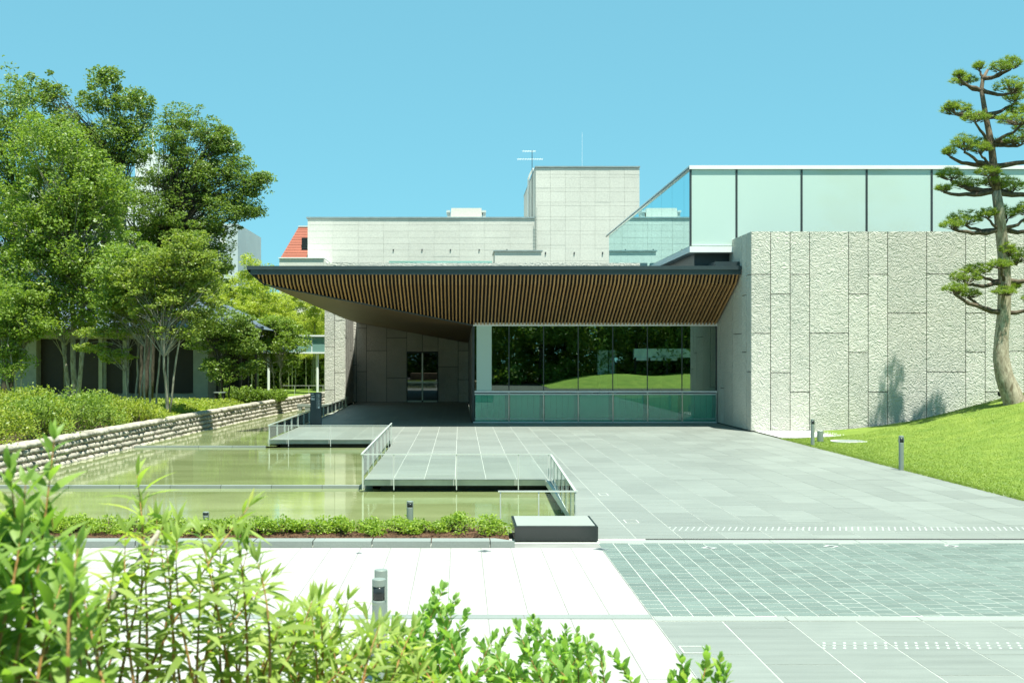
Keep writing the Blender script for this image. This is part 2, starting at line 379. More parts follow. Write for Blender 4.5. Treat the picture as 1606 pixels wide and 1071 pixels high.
# terrace steps: (x0, x1, y0, y1)
TERR = [(1.95,11.0,17.75,26.25), (-2.2,11.0,26.25,38.9), (-6.5,11.0,38.9,48.9), (-6.4,0.45,48.9,71.6)]
mb = MB(); mb.prism([(1.95,17.75),(11.0,17.75),(11.0,48.9),(0.45,48.9),(0.45,71.6),(-6.4,71.6),(-6.5,48.9),(-6.5,38.9),(-2.2,38.9),(-2.2,26.25),(1.95,26.25)], -0.135, -0.003)
terrace = struct('terrace', mb, M['grout'])
mb = MB()
mb.prism([(2.3,17.9),(10.9,17.9),(10.9,48.8),(0.4,48.8),(0.4,71.5),(-6.05,71.5),(-6.15,48.8),(-6.15,39.25),(-1.85,39.25),(-1.85,26.6),(2.3,26.6)], -0.6, -0.136)
obj('plinth', mb, M['darkmetal'], terrace)
def slabs(parent, rects, x_off, wx, ly, gap, mat, name, limit, zt=0.0, th=0.03, stag=(0,0.5), ky=0.5):
    """paving stones: the nearest ones singly, the others joined"""
    cells = []
    for (x0,x1,y0,y1) in rects:
        k0 = math.floor((x0-x_off)/wx)
        for k in range(k0, int((x1-x_off)/wx)+2):
            a = max(x0, x_off+k*wx); b = min(x1, x_off+(k+1)*wx)
            if b-a < 0.06: continue
            o = y0 - ly*stag[k % len(stag)]
            j = 0
            while o+j*ly < y1:
                c = max(y0, o+j*ly); d = min(y1, o+(j+1)*ly); j += 1
                if d-c < 0.05: continue
                cells.append((a,b,c,d))
    def seen(c):
        y = max(c[2], 9.0); px = VX+F*(c[0]+c[1])/2/y; py = VY+F*H/((c[2]+c[3])/2)
        return 0 if (0 < px < 1620 and py < 1085) else 1
    cells.sort(key=lambda c: (seen(c), c[2]))
    rest = MB(); g = gap/2; gy_ = gap*ky
    for i, (a,b,c,d) in enumerate(cells):
        dz = random.uniform(-0.0008, 0.0008)
        if i < limit: ubox(name, mat, a+g, b-g, c+gy_, d-gy_, zt-th, zt+dz, parent)
        else: rest.box(a+g, b-g, c+gy_, d-gy_, zt-th, zt+dz)
    if rest.v:
        o = obj(name+'s', rest, mat, parent); o['kind'] = 'stuff'
slabs(terrace, TERR, 0.59, 0.71, 1.42, 0.0095, M['granite'], 'paving_slab', 290, 0.0, 0.03, (0,0.5,0.25,0.75))
# band and drain slot in front of the terrace
mb = MB(); mb.box(0.7,12.0,17.28,17.74,-0.5,-0.006); band = struct('stone_band', mb, M['grout'])
x = 2.11
while x < 11.5:
    ubox('band_stone', M['granite_edge'], x, x+1.30, 17.30, 17.60, -0.05, 0.0, band); x += 1.31
obj('drain_slot', MB().box(2.85,11.5,17.63,17.70,-0.03,0.001), M['dark'], band)
# small pavers
PV = (2.07, 11.6, 12.42, 17.27)
pv = struct('paver_court', MB().box(PV[0],PV[1],PV[2],PV[3],-0.5,-0.003), M['grout'])
slabs(pv, [PV], 2.07, 0.226, 0.2025, 0.011, M['paver'], 'paver', 296, 0.0, 0.03, (0,0.55,0.2,0.75,0.4,0.9,0.65), 0.95)
nb = struct('front_band', MB().box(2.07,11.6,12.18,12.415,-0.5,-0.006), M['grout'])
x = 2.08
while x < 11:
    ubox('band_stone', M['granite_edge'], x, x+1.41, 12.20, 12.40, -0.05, 0.002, nb); x += 1.42
nf = struct('front_pavement', MB().box(2.07,11.6,6.2,12.175,-0.5,-0.003), M['grout'])
slabs(nf, [(2.07,11.6,6.2,12.175)], 2.78, 0.71, 1.42, 0.012, M['granite'], 'paving_slab', 120, 0.0, 0.03, (0,0.5,0.25,0.75))
# white plaza
wp = struct('white_plaza', MB().box(-16,2.065,6.2,17.2,-0.5,-0.003), M['white_grout'])
slabs(wp, [(-16,2.06,12.50,16.86),(-16,2.06,6.2,12.28)], 2.06-0.44*60, 0.44, 0.88, 0.014, M['white_tile'], 'plaza_tile', 296, 0.0, 0.03, (0,0.5,0.2,0.7))
mb = MB()
x = -12.0
while x < 2.0:
    ubox('channel_stone', M['kerb'], x, min(x+1.40,2.06), 12.29, 12.49, -0.05, 0.004, wp); x += 1.41
# tactile dots
def tactile(parent, x0, x1, y0, rows, st):
    prof = [(0.017,0.0),(0.015,0.004),(0.009,0.0055)]
    mb = MB()
    for r in range(rows):
        x = x0+(0.5*st * (r % 3) * 0.66)
        while x < x1: mb.lathe(x, y0+r*st, [(a, b-0.001) for a, b in prof], 6); x += st
    o = obj('tactile_dots', mb, M['dot'], parent); o['kind'] = 'stuff'
tactile(terrace, 3.45, 10.9, gy(831), 4, 0.10)
tactile(nf, 3.50, 9.0, gy(1016), 3, 0.10)

# pond
bank = [(-11.75,17.5),(-11.6,22.0),(-11.4,28.4),(-10.95,37.6),(-10.55,45.5),(-9.9,57.0),(-9.1,67.0),(-8.5,76.0)]
def bankx(y):
    for (a,b),(c,d) in zip(bank, bank[1:]):
        if y <= d: return a+(c-a)*(y-b)/(d-b)
    return bank[-1][0]
struct('pond_floor', MB().box(-12.5,3,17.0,76,-0.61,-0.46), M['pond_floor'])
def pool(name, y0, y1, x1, z):
    ys = np.linspace(y0, y1, 8)
    poly = [(bankx(y)-0.25, y) for y in ys]
    pr = [(x1, y1), (x1, y0)]
    mb = MB(); n = poly+pr
    mb.add([(a,b,z) for a,b in n], [tuple(reversed(range(len(n))))])
    struct(name, mb, M['water'])
pool('front_pond_water', 18.7, 26.9, 2.25, -0.275)
pool('middle_pond_water', 27.02, 38.45, -1.9, -0.235)
pool('back_pond_water', 38.55, 65.2, -6.2, -0.195)
pool('far_pond_water', 65.65, 75.0, -6.2, -0.165)
def weir(label, y, x1, zt, n):
    t = thing('weir', label, 'weir', (bankx(y), y, -0.45))
    x0 = bankx(y)-0.1; L = (x1-x0)/n
    for i in range(n): ubox('weir_stone', M['kerb'], x0+i*L+0.006, x0+(i+1)*L-0.006, y-0.10, y+0.06, -0.46, zt, t)
weir('long low grey stone weir between front and middle pools of the pond', 26.97, -2.05, -0.205, 8)
weir('short low stone weir beside the dark fascia of the smaller stepped platform', 38.52, -6.52, -0.17, 4)
t = thing('stone_footing', 'pale low stone sill with square dark openings across the far pond', 'sill', (-8.3,65.4,-0.45))
sx0, sx1 = bankx(65.4)-0.1, -6.45
obj('sill_beam', MB().box(sx0,sx1,65.25,65.6,-0.02,0.12), M['kerb'], t)
x = sx0
nb_ = 6; Lb = (sx1-sx0)/nb_
for i in range(nb_): obj('pier_block', MB().box(sx0+i*Lb, sx0+i*Lb+Lb*0.62, 65.27, 65.58, -0.46, -0.02), M['kerb'], t)

# planting strip in front of the pond
bed = struct('planting_strip', MB().box(-12.5,0.74,17.18,18.68,-0.5,0.05), M['mulch'])
struct('pond_edge', MB().box(-12.4,0.70,18.69,18.80,-0.6,-0.02).box(0.70,2.1,18.61,18.72,-0.6,-0.04), M['kerb'])
kb = struct('kerb', MB().box(-12.5,0.44,16.89,17.16,-0.5,0.02), M['grout'])
kx = 0.44
for i in range(15): ubox('kerb_stone', M['kerb'], kx-0.862, kx-0.008, 16.87, 17.17, -0.1, 0.095, kb); kx -= 0.87
o = obj('kerb_end', MB().prism([(0.446,16.87),(0.80,16.87),(0.74,16.98),(0.52,17.17),(0.446,17.17)], -0.1, 0.095), M['kerb'], kb)
# mulch chips scattered (uncountable)
N = 2600; C = np.stack([rng.uniform(-12,0.72,N), rng.uniform(17.2,17.75,N), rng.uniform(0.05,0.075,N)],1)
chips = put('mulch_chips', numesh('mulch_chips', leaf_arrays(C, 0.06, 0.9, 0.35, 0), LEAF_F, 4, M['mulch'])); tag(chips, 'reddish bark chips lying along the planting strip kerb', 'mulch', kind='stuff')

# polished block at the end of the planting strip
def bevel_box(x0,x1,y0,y1,z0,z1,b):
    bm = bmesh.new(); bmesh.ops.create_cube(bm, size=1.0)
    for v in bm.verts: v.co = Vector(((x0+x1)/2+v.co.x*(x1-x0), (y0+y1)/2+v.co.y*(y1-y0), (z0+z1)/2+v.co.z*(z1-z0)))
    bmesh.ops.bevel(bm, geom=bm.edges[:], offset=b, segments=2, affect='EDGES')
    m_ = MB(); bm.verts.index_update(); m_.add([v.co for v in bm.verts], [[v.index for v in f.verts] for f in bm.faces]); bm.free(); return m_
t = thing('granite_block', 'black polished granite block at the right end of the planting strip', 'stone block', (1.42,18.0,0))
obj('block_body', bevel_box(0.82,2.09,17.40,18.58,0.012,0.235,0.006), M['black_granite'], t)
obj('block_top', MB().box(0.86,2.05,17.47,18.54,0.2352,0.2395), M['granite_edge'], t)
obj('block_base', MB().box(0.86,2.05,17.43,18.55,-0.02,0.012), M['dark'], t)

# ------------------------------------------------------------------ left bank
lawn = MB()
ys = [17.5,22,28.4,33,37.6,45.5,57,67,76,90]
for a,b in zip(ys, ys[1:]):
    lawn.add([(bankx(a)-0.32,a,0.36),(bankx(b)-0.32,b,0.36),(-70,b,0.40),(-70,a,0.40)], [(3,2,1,0)])
struct('left_lawn', lawn, M['lawn'])
struct('left_earth', MB().prism([(bankx(y)-0.34,y) for y in ys]+[(-70,90),(-70,17.5)], -0.6, 0.33), M['earth'])
soil = MB(); pts = [(bankx(y)-0.45, y) for y in (20,28.4,33,37.6,43)]
soil.prism(pts+[(-24,46),(-24,20)], 0.3, 0.415); struct('shrub_bed', soil, M['earth'])
# stones of the bank wall
def stone_mesh(i, ax, ay, az):
    r = random.Random(i); mb = MB(); n, rings = 7, 4
    vs = [(0,0,-az*0.95)]
    for k in range(1, rings):
        ph = -math.pi/2+math.pi*k/rings
        for j in range(n):
            th = 2*math.pi*j/n+0.2*k
            cx, cy, cz = math.cos(th)*math.cos(ph), math.sin(th)*math.cos(ph), math.sin(ph)
            f = lambda q: math.copysign(abs(q)**0.82, q)
            s = r.uniform(0.84,1.10)
            vs.append((f(cx)*ax*s, f(cy)*ay*s, f(cz)*az*r.uniform(0.93,1.05)))
    vs.append((0,0,az*0.95)); fs = []
    for j in range(n): fs.append((0, 1+(j+1)%n, 1+j))
    for k in range(rings-2):
        for j in range(n): a=1+k*n+j; b=1+k*n+(j+1)%n; fs.append((a,b,b+n,a+n))
    top = len(vs)-1; o = 1+(rings-2)*n
    for j in range(n): fs.append((o+j, o+(j+1)%n, top))
    mb.add(vs, fs); return mb
bw = thing('bank_wall', 'low wall of stacked rounded pale stones curving along the pond bank', 'stone wall', (-11.4,28.4,-0.3))
SM = [stone_mesh(i, 0.5,0.5,0.5).mesh('stone', M['stone_a'], True) for i in range(6)]
stones = []
for c in range(5):
    y = 17.6+random.random()*0.2; hh = 0.168
    while y < 75:
        big = (c == 4)
        wd = random.uniform(0.24,0.50) if big else random.uniform(0.15,0.30)
        z = -0.32+c*hh+(0.1 if big else 0.085)
        yy = y+wd/2; x = bankx(yy)-0.05*c+random.uniform(-0.035,0.035)
        ang = math.atan2(bankx(yy+0.5)-bankx(yy), 0.5)
        mx = Matrix.Translation((x-0.13, yy, z)) @ Matrix.Rotation(-ang+random.uniform(-.08,.08),4,'Z') @ Matrix.Rotation(random.uniform(-.1,.1),4,'X') @ Matrix.Diagonal((random.uniform(0.34,0.42)*(1.35 if big else 1), wd*1.07, (0.23 if big else 0.19)*random.uniform(0.94,1.08), 1))
        stones.append((yy, mx)); y += wd
stones.sort(key=lambda s: (0 if s[0] > 27.2 else 1, s[0]))
rest = MB()
for i, (yy, mx) in enumerate(stones):
    k = random.randrange(6)
    if i < 298: put('stone', SM[k], bw, mx)
    else:
        me = SM[k]; rest.add([mx @ v.co for v in me.vertices], [tuple(p.vertices) for p in me.polygons])
o = obj('stones', rest, M['stone_a'], bw, True); o['kind'] = 'stuff'
obj('wall_core', MB().prism([(bankx(y)-0.22,y) for y in ys if y<77]+[(bankx(y)-0.40,y) for y in reversed(ys) if y<77], -0.6, 0.34), M['earth'], bw)

# ------------------------------------------------------------------ right lawn mound
def sst(a,b,x): t = min(1,max(0,(x-a)/(b-a))); return t*t*(3-2*t)
def mound(x, y):
    up = sst(13.5, 23.0, x)*sst(19, 39.5, y+0.2*(x-13))*1.62*(1-0.55*sst(40.6,43.2,y))
    near = sst(11.5, 20, x)*sst(5,14,y)*0.55
    return 0.012+up+near*(1-0.5*sst(20,40,y))+0.005*math.sin(x*1.7)*math.sin(y*1.3)
mb = MB(); nx, ny = 60, 70; x0,x1,y0,y1 = 11.02,42,4.0,42.9
xs = [x0+(x1-x0)*(i/nx)**1.6 for i in range(nx+1)]; yss = [y0+(y1-y0)*j/ny for j in range(ny+1)]
mb.add([(x,y,mound(x,y)) for y in yss for x in xs], [(j*(nx+1)+i, j*(nx+1)+i+1, (j+1)*(nx+1)+i+1, (j+1)*(nx+1)+i) for j in range(ny) for i in range(nx)])
struct('lawn_mound', mb, M['lawn'], True)
struct('lawn_earth', MB().box(11.01,42,4.0,42.95,-0.6,-0.02), M['earth'])
N = 120000
gxs = 11.04+ (rng.uniform(0,1,N)**1.5)*12; gys = rng.uniform(20,42.2,N)
gxs = np.where(rng.uniform(size=N) < 0.06, 11.0+rng.uniform(-0.05,0.12,N), gxs)
gzs = np.array([mound(a,b) for a,b in zip(gxs,gys)])
keep = ~(gys > 39.4+np.maximum(0,gxs-11.6)*0.475)
C = np.stack([gxs,gys,gzs],1)[keep]; N = len(C)
hgt = rng.uniform(0.015,0.038,(N,1)); ln = rng.normal(size=(N,3))*0.03; ln[:,2] = 0
sd_ = unit(np.stack([rng.normal(size=N), rng.normal(size=N)*0.3, np.zeros(N)],1))*0.008
tip = C+ln; tip[:,2] += hgt[:,0]
base = C.copy(); base[:,2] -= 0.01
g = put('grass', numesh('grass', np.stack([base-sd_, base+sd_, tip],1), [(0,1,2)], 3, M['blade'])); tag(g, 'short mown grass blades over the mound at the right', 'grass', kind='stuff')
# gravel by the wall
mb = MB(); mb.add([(11.03,39.35,0.035),(11.6,39.35,0.035),(17.6,42.2,0.045),(17.6,43.0,0.045),(11.03,43.0,0.035)], [(0,1,2,3,4)])
struct('gravel_strip', mb, M['gravel'])
N = 5000; gx_ = rng.uniform(11.1,17.4,N); gy_ = rng.uniform(0,1,N); lo = 39.4+np.maximum(0,(gx_-11.6))*0.475; gy_ = lo+(43.0-lo)*gy_
C = np.stack([gx_,gy_,np.full(N,0.045)],1)
V = leaf_arrays(C, 0.05, 1.2, 0.8, 0)
pb = put('pebbles', numesh('pebbles', V, LEAF_F, 4, M['gravel'])); tag(pb, 'white pebbles strewn along the foot of the wall', 'gravel', kind='stuff')

# ------------------------------------------------------------------ the museum
mus = thing('museum_building', 'low modern museum with slatted canopy, carved stone walls and frosted glass box', 'museum', (5,50,0))
mod = 30.55/F*43.08
YW = 43.08; ZT = gz(363, YW)
def stone_face(parent, axis, plane, a0, z0, z1, widths, joints, thick=0.06, gap=0.028, out=-1):
    """panels on a wall; axis x: facing -y; axis y: facing -x.  joints: list of z lists per column"""
    a = a0
    for w_, js in zip(widths, joints):
        zs = [z1]+[z for z in js if z0+0.1 < z < z1-0.1]+[z0]
        for zt, zb in zip(zs, zs[1:]):
            p0, p1 = a+gap/2, a+w_-gap/2
            d = random.uniform(-0.004, 0.004)
            if axis == 'x': ubox('stone_panel', M['relief'], p0, p1, plane-thick+d, plane+0.02, zb+gap/2, zt-gap/2, parent)
            else: ubox('stone_panel', M['relief'], plane-thick+d if out < 0 else plane-0.02, plane+0.02 if out < 0 else plane+thick+d, p0, p1, zb+gap/2, zt-gap/2, parent)
        a += w_
J = lambda *p: [gz(q, YW) for q in p]
rw = obj('front_stone_wall', MB().box(XW+0.06,36,YW,YW+0.3,-0.1,ZT-0.02).box(XW+0.07,XW+0.35,YW+0.3,53,-0.1,ZT-0.02).box(XW+0.35,36,YW+0.3,60,6.8,7.2), M['joint'], mus)
wcols = [1,1,1,2,1,1,2,2,1,1,1,2,1,1,2,1,1,2,1,2,1,1]
joints = [J(430.6,522.9),J(461.5,584.3),J(430.6,614.8),J(522.6),J(461.5,552.7),J(430.6,614.5),J(491.3),J(430,583.2),J(491.3,552.4),J(430.6,614.5),J(551),
          J(461.5,584),J(430,522),J(491,614),J(552),J(430.6,583),J(522),J(461.5,552.7),J(430.6,614.5),J(491),J(430,583.2),J(522)]
stone_face(rw, 'x', YW, XW, 0.03, ZT, [mod*c for c in wcols], joints)
sj = [J(430.6,583),J(461,552),J(522),J(583.2,430),J(461.5,614),J(491),J(552,430),J(522,614),J(461)]
stone_face(rw, 'y', XW+0.06, YW-0.06, 0.03, ZT, [mod*c for c in (1,1,2,2,1,1,2,2,1)], sj)
obj('wall_foot', MB().box(XW+0.03,36,YW-0.03,YW-0.005,-0.05,0.03).box(XW+0.03,XW+0.055,YW,53,-0.05,0.03), M['dark'], rw)

# glass box on top
YG, XG, ZG0, ZG1 = 46.0, gx(1083,46.0), gz(386,46.0), gz(266,46.0)
gb = obj('glass_box', MB().box(XG+0.4,34,YG+1.2,YG+1.3,ZG0,ZG1).box(XG+1.2,XG+1.3,YG+1.3,72,ZG0,ZG1), M['pale'], mus)
obj('box_coping', MB().box(XG-0.06,34,YG-0.08,72.1,ZG1+0.002,gz(260,46.0)), M['white_metal'], gb)
obj('coping_trim', MB().box(XG-0.10,XG-0.062,YG-0.08,72.1,ZG1+0.01,ZG1+0.06), M['darkmetal'], gb)
xs_ = [1083,1155,1257,1359,1461,1563,1665,1767,1869]
for a,b in zip(xs_,xs_[1:]):
    ubox('glass_pane', M['frost'], gx(a,YG)+0.04, gx(b,YG)-0.04, YG-0.01, YG+0.02, ZG0+0.01, ZG1-0.01, gb)
    ubox('mullion', M['darkmetal'], gx(b,YG)-0.038, gx(b,YG)+0.038, YG-0.035, YG+0.10, ZG0+0.005, ZG1-0.003, gb)
ubox('mullion', M['darkmetal'], XG-0.03, XG+0.038, YG-0.035, YG+0.10, ZG0+0.005, ZG1-0.003, gb)
yy = [46.11]+[47.3+2.65*i for i in range(10)]
for a,b in zip(yy,yy[1:]):
    ubox('mirror_pane', M['mirror_glass'], XG-0.01, XG+0.02, a+0.012, b-0.012, ZG0+0.01, ZG1-0.01, gb)
    ubox('pane_joint', M['darkmetal'], XG-0.006, XG+0.03, b-0.012, b+0.012, ZG0+0.005, ZG1-0.005, gb)
obj('box_floor', MB().box(XG+0.05,34,YG+0.05,72,ZG0-0.02,ZG0+0.002), M['pale'], gb)
led = obj('stone_ledge', MB().box(XG-0.05,XW+0.4,YG-0.10,72.1,gz(396,46),ZG0-0.022), M['white_metal'], mus)
obj('ledge_base', MB().box(XG+0.25,XW+0.05,YG+0.5,72,6.30,gz(396,46)-0.002), M['darkmetal'], led)
obj('louvre_box', MB().box(XW-0.95,XW-0.02,44.75,46.2,6.30,6.52), M['fascia'], led)

# canopy
YF = 44.4; ZF1, ZF0 = gz(417,YF), gz(430.5,YF)
XA = gx(386,YF)
Kf = (45.0, gz(446,45.0)); Bf = (48.64, gz(509.5,48.64))      # slope of the slatted soffit
A1 = (gx(416,45.0), 45.0); B1 = (0.52, 48.62)
D1 = U(541,500,55.0); E1 = U(563,507,71.4); C1 = U(735,538,71.4)
can = obj('canopy', MB().add([(XA,YF+0.12,6.30),(XW-0.03,YF+0.12,6.30),(XW-0.03,71.3,6.30),(E1.x,71.3,6.30),(D1.x,55,6.30),
                              (A1[0]-0.05,45.0,Kf[1]+0.1),(D1.x,55,D1.z+0.06),(E1.x,71.3,E1.z+0.06)],
                             [(0,1,2,3,4),(0,4,6,5),(4,3,7,6)]), M['fascia'], mus)
fz = MB()
zm = (ZF0+ZF1)/2-0.0
fz.add([(XA,YF,ZF1),(XW-0.02,YF,ZF1),(XW-0.02,YF+0.12,ZF1),(XA,YF+0.12,ZF1),
        (XA+0.03,YF,zm+0.02),(XW-0.02,YF,zm+0.02),(XW-0.02,YF+0.12,zm+0.02),(XA+0.03,YF+0.12,zm+0.02)],
       [(0,1,2,3),(4,7,6,5),(0,4,5,1),(1,5,6,2),(2,6,7,3),(3,7,4,0)])
obj('fascia_upper', fz, M['fascia'], can)
obj('fascia_lower', MB().box(XA+0.16,XW-0.03,YF+0.05,YF+0.16,ZF0,zm+0.018), M['fascia'], can)
obj('fascia_end', MB().add([(XA+0.03,YF+0.05,zm),(A1[0]-0.02,45.0,Kf[1]-0.07),(A1[0]+0.06,45.1,Kf[1]+0.05),(XA+0.18,YF+0.05,ZF0),(XA+0.05,YF+0.3,6.25),(A1[0]-0.05,45.2,6.25)],
                             [(0,1,2,3),(0,4,5,1),(3,2,5,4)]), M['darkmetal'], can)
# dark backing behind the slats
def soff(y): return Kf[1]+(Bf[1]-Kf[1])*(y-Kf[0])/(Bf[0]-Kf[0])
up = 0.17
obj('soffit_backing', MB().add([(A1[0]+0.1,45.08,Kf[1]+up),(XW-0.04,45.08,Kf[1]+up),(XW-0.04,48.75,Bf[1]+up-0.03),(0.45,48.75,Bf[1]+up-0.03)], [(0,3,2,1)])
    .add([(XA+0.2,YF+0.30,ZF0+0.1),(XW-0.04,YF+0.30,ZF0+0.1),(XW-0.04,45.08,Kf[1]+up),(A1[0],45.08,Kf[1]+up)], [(0,3,2,1)]), M['dark'], can)
obj('soffit', MB().add([(A1[0],A1[1],Kf[1]-0.01),(B1[0],B1[1]+0.06,Bf[1]-0.01),tuple(D1),tuple(C1),tuple(E1)], [(0,2,1),(1,2,3),(2,4,3)]), M['soffit'], can)
obj('soffit_closure', MB().add([(A1[0],A1[1]+0.12,Kf[1]+0.02),(B1[0],B1[1]+0.17,Bf[1]+0.02),(B1[0],B1[1]+0.17,6.25),(A1[0],A1[1]+0.12,6.25)], [(0,1,2,3)]), M['dark'], can)
obj('soffit_trim', MB().tube([(A1[0],A1[1],Kf[1]-0.02),(B1[0],B1[1]+0.03,Bf[1]-0.02)], 0.03, 4), M['darkmetal'], can)
def slat_mesh(ye):
    """one bent batten in the y-z plane, ending at depth ye"""
    hw, t = 0.026, 0.11
    prof = [(YF+0.20, ZF0+0.03), (Kf[0]-0.02 if ye > 45.0 else max(YF+0.24, ye), Kf[1] if ye > 45 else ZF0-(ye-YF-0.2)*0.9)]
    if ye > 45.02: prof.append((ye, soff(ye)))
    mb = MB(); vs = []
    for (y, z) in prof: vs += [(-hw,y,z),(hw,y,z),(hw,y+0.03,z+t),(-hw,y+0.03,z+t)]
    fs = [(0,1,2,3)]
    for k in range(len(prof)-1):
        o = 4*k
        for j in range(4): fs.append((o+j, o+4+j, o+4+(j+1)%4, o+(j+1)%4))
    o = 4*(len(prof)-1); fs.append((o+3,o+2,o+1,o))
    return mb.add(vs, fs).mesh('slat', M['slat'])
full = slat_mesh(48.64)
x = XW-0.12; sp = 5.97/F*44.6
while x > XA+0.3:
    if x > 0.5: me = full
    else:
        ye = 45.0+(x-A1[0])/(B1[0]-A1[0])*(B1[1]-45.0) - 0.02
        if ye < 44.72: break
        me = slat_mesh(ye)
    put('slat', me, can, Matrix.Translation((x,0,0))); x -= sp

# lobby
XL0, XL1, YL = 0.52, XW+0.02, 48.72
zl_top = gz(511,YL); z_rail = gz(614,YL)
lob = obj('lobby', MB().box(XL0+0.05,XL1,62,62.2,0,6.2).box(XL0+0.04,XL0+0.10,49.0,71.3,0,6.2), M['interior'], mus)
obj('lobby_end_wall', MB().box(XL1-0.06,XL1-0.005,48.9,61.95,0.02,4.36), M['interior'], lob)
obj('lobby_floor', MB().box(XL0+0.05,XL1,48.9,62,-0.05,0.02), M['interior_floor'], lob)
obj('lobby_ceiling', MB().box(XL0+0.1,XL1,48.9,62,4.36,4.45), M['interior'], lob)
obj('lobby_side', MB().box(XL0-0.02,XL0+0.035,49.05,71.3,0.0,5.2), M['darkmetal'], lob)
obj('header', MB().box(XL0+0.02,XL1-0.01,48.67,48.80,zl_top-0.01,gz(506.0,48.6)), M['white_metal'], lob)
for px0,px1,Y in ((747,771,49.4),(941,953,54.0),(957,967,55.0)):
    if px0 > 800: obj('column', MB().box(gx(px0,Y),gx(px1,Y),Y,Y+0.5,0.02,gz(548,Y)), M['pale'], lob)
obj('frosted_panel', MB().box(gx(747.5,YL),gx(771,YL),YL-0.035,YL-0.012,z_rail+0.04,zl_top-0.012), M['frost'], lob)
obj('bulkhead', MB().box(gx(1000,57),gx(1110,57),57,57.3,gz(563,57),gz(546,57)), M['pale'], lob)
obj('desk', MB().box(gx(895,56),gx(930,56),56,56.8,0.02,1.1), M['pale'], lob)
mxs = [744]+[798.3+54.25*i for i in range(6)]+[1123]
for i,(a,b) in enumerate(zip(mxs,mxs[1:])):
    A, Bx = gx(a,YL), min(gx(b,YL), XL1-0.02)
    ubox('window_pane', M['lobby_glass'], A+0.02, Bx-0.02, YL-0.01, YL+0.015, z_rail+0.04, zl_top-0.012, lob)
    ubox('lower_pane', M['low_glass'], A+0.03, Bx-0.03, YL-0.09, YL-0.07, 0.20, z_rail-0.10, lob)
    ubox('mullion', M['darkmetal'], Bx-0.022, Bx+0.018, YL-0.02, YL+0.12, z_rail+0.03, zl_top-0.012, lob)
    ubox('rail_post', M['steel'], Bx-0.028, Bx+0.012, YL-0.13, YL-0.06, 0.06, z_rail-0.04, lob)
    ubox('kick_pane', M['low_glass'], A+0.03, Bx-0.03, YL-0.085, YL-0.065, 0.07, 0.185, lob)
    # pleated curtain behind the lower panes
    mb = MB(); k = 0; xx = A+0.06
    while xx < Bx-0.2:
        mb.box(xx, xx+0.235, YL+0.06+0.03*(k%2), YL+0.075+0.03*(k%2), 0.1, z_rail-0.1); xx += 0.25; k += 1
    obj('curtain', mb, M['curtain'], lob)
ubox('mullion', M['darkmetal'], XL0, XL0+0.05, YL-0.02, YL+0.10, 0.05, zl_top-0.012, lob)
ubox('hand_rail', M['white_metal'], XL0+0.08, XL1-0.05, YL-0.16, YL-0.04, z_rail-0.04, z_rail+0.03, lob)
ubox('rail_trim', M['white_metal'], XL0+0.08, XL1-0.05, YL-0.12, YL-0.06, z_rail-0.13, z_rail-0.09, lob)
ubox('sill', M['white_metal'], XL0+0.02, XL1-0.05, YL-0.14, YL+0.1, 0.02, 0.06, lob)
ubox('bottom_rail', M['white_metal'], XL0+0.08, XL1-0.05, YL-0.11, YL-0.05, 0.187, 0.198, lob)
# wall at the back of the porch with its door
YB = 71.5; m2 = 15.75/F*YB
bwall = obj('porch_wall', MB().box(gx(541,66.5)+0.02,XL0,YB,YB+0.4,-0.5,6.28), M['joint'], mus)
xb = gx(541,66.5)
dx0, dx1, dzt = gx(638,YB), gx(687,YB), gz(552,YB)
nL = int((dx0-xb)/m2)
cols_l = [1,1,2,2]; a = dx0-m2*6; 
stone_face(bwall, 'x', YB, dx0-m2*6, 0.0, 5.3, [m2*c for c in (1,1,2,2)], [[3.9,2.3],[4.6,1.9],[3.2],[4.0,1.5]])
stone_face(bwall, 'x', YB, xb, 0.0, 5.3, [dx0-m2*6-xb], [[4.1]])
stone_face(bwall, 'x', YB, dx0, dzt+0.02, 5.3, [(dx1-dx0)/2]*2, [[],[]])
stone_face(bwall, 'x', YB, dx1, 0.0, 5.3, [m2*2, XL0-dx1-m2*2-0.01], [[2.2],[3.2,1.4]])
door = obj('entrance_door', MB().box(dx0+0.03,dx1-0.03,YB-0.03,YB-0.01,0.02,dzt-0.03), M['dark'], mus)
for a,b in ((dx0,(dx0+dx1)/2),((dx0+dx1)/2,dx1)):
    ubox('door_pane', M['dark_glass'], a+0.05, b-0.05, YB-0.072, YB-0.062, 0.12, dzt-0.07, door)
obj('door_frame', MB().box(dx0,dx0+0.045,YB-0.10,YB-0.032,0.01,dzt).box(dx1-0.045,dx1,YB-0.10,YB-0.032,0.01,dzt).box(dx0+0.047,dx1-0.047,YB-0.10,YB-0.032,dzt-0.06,dzt), M['darkmetal'], door)
obj('door_stile', MB().box((dx0+dx1)/2-0.04,(dx0+dx1)/2+0.04,YB-0.11,YB-0.074,0.115,dzt-0.065), M['steel'], door)
for a,b in ((dx0,(dx0+dx1)/2),((dx0+dx1)/2,dx1)):
    ubox('push_bar', M['steel'], a+0.06, b-0.05, YB-0.13, YB-0.09, gz(600.5,YB), gz(598,YB), door)
    ubox('kick_plate', M['steel'], a+0.05, b-0.045, YB-0.10, YB-0.075, 0.01, 0.11, door)
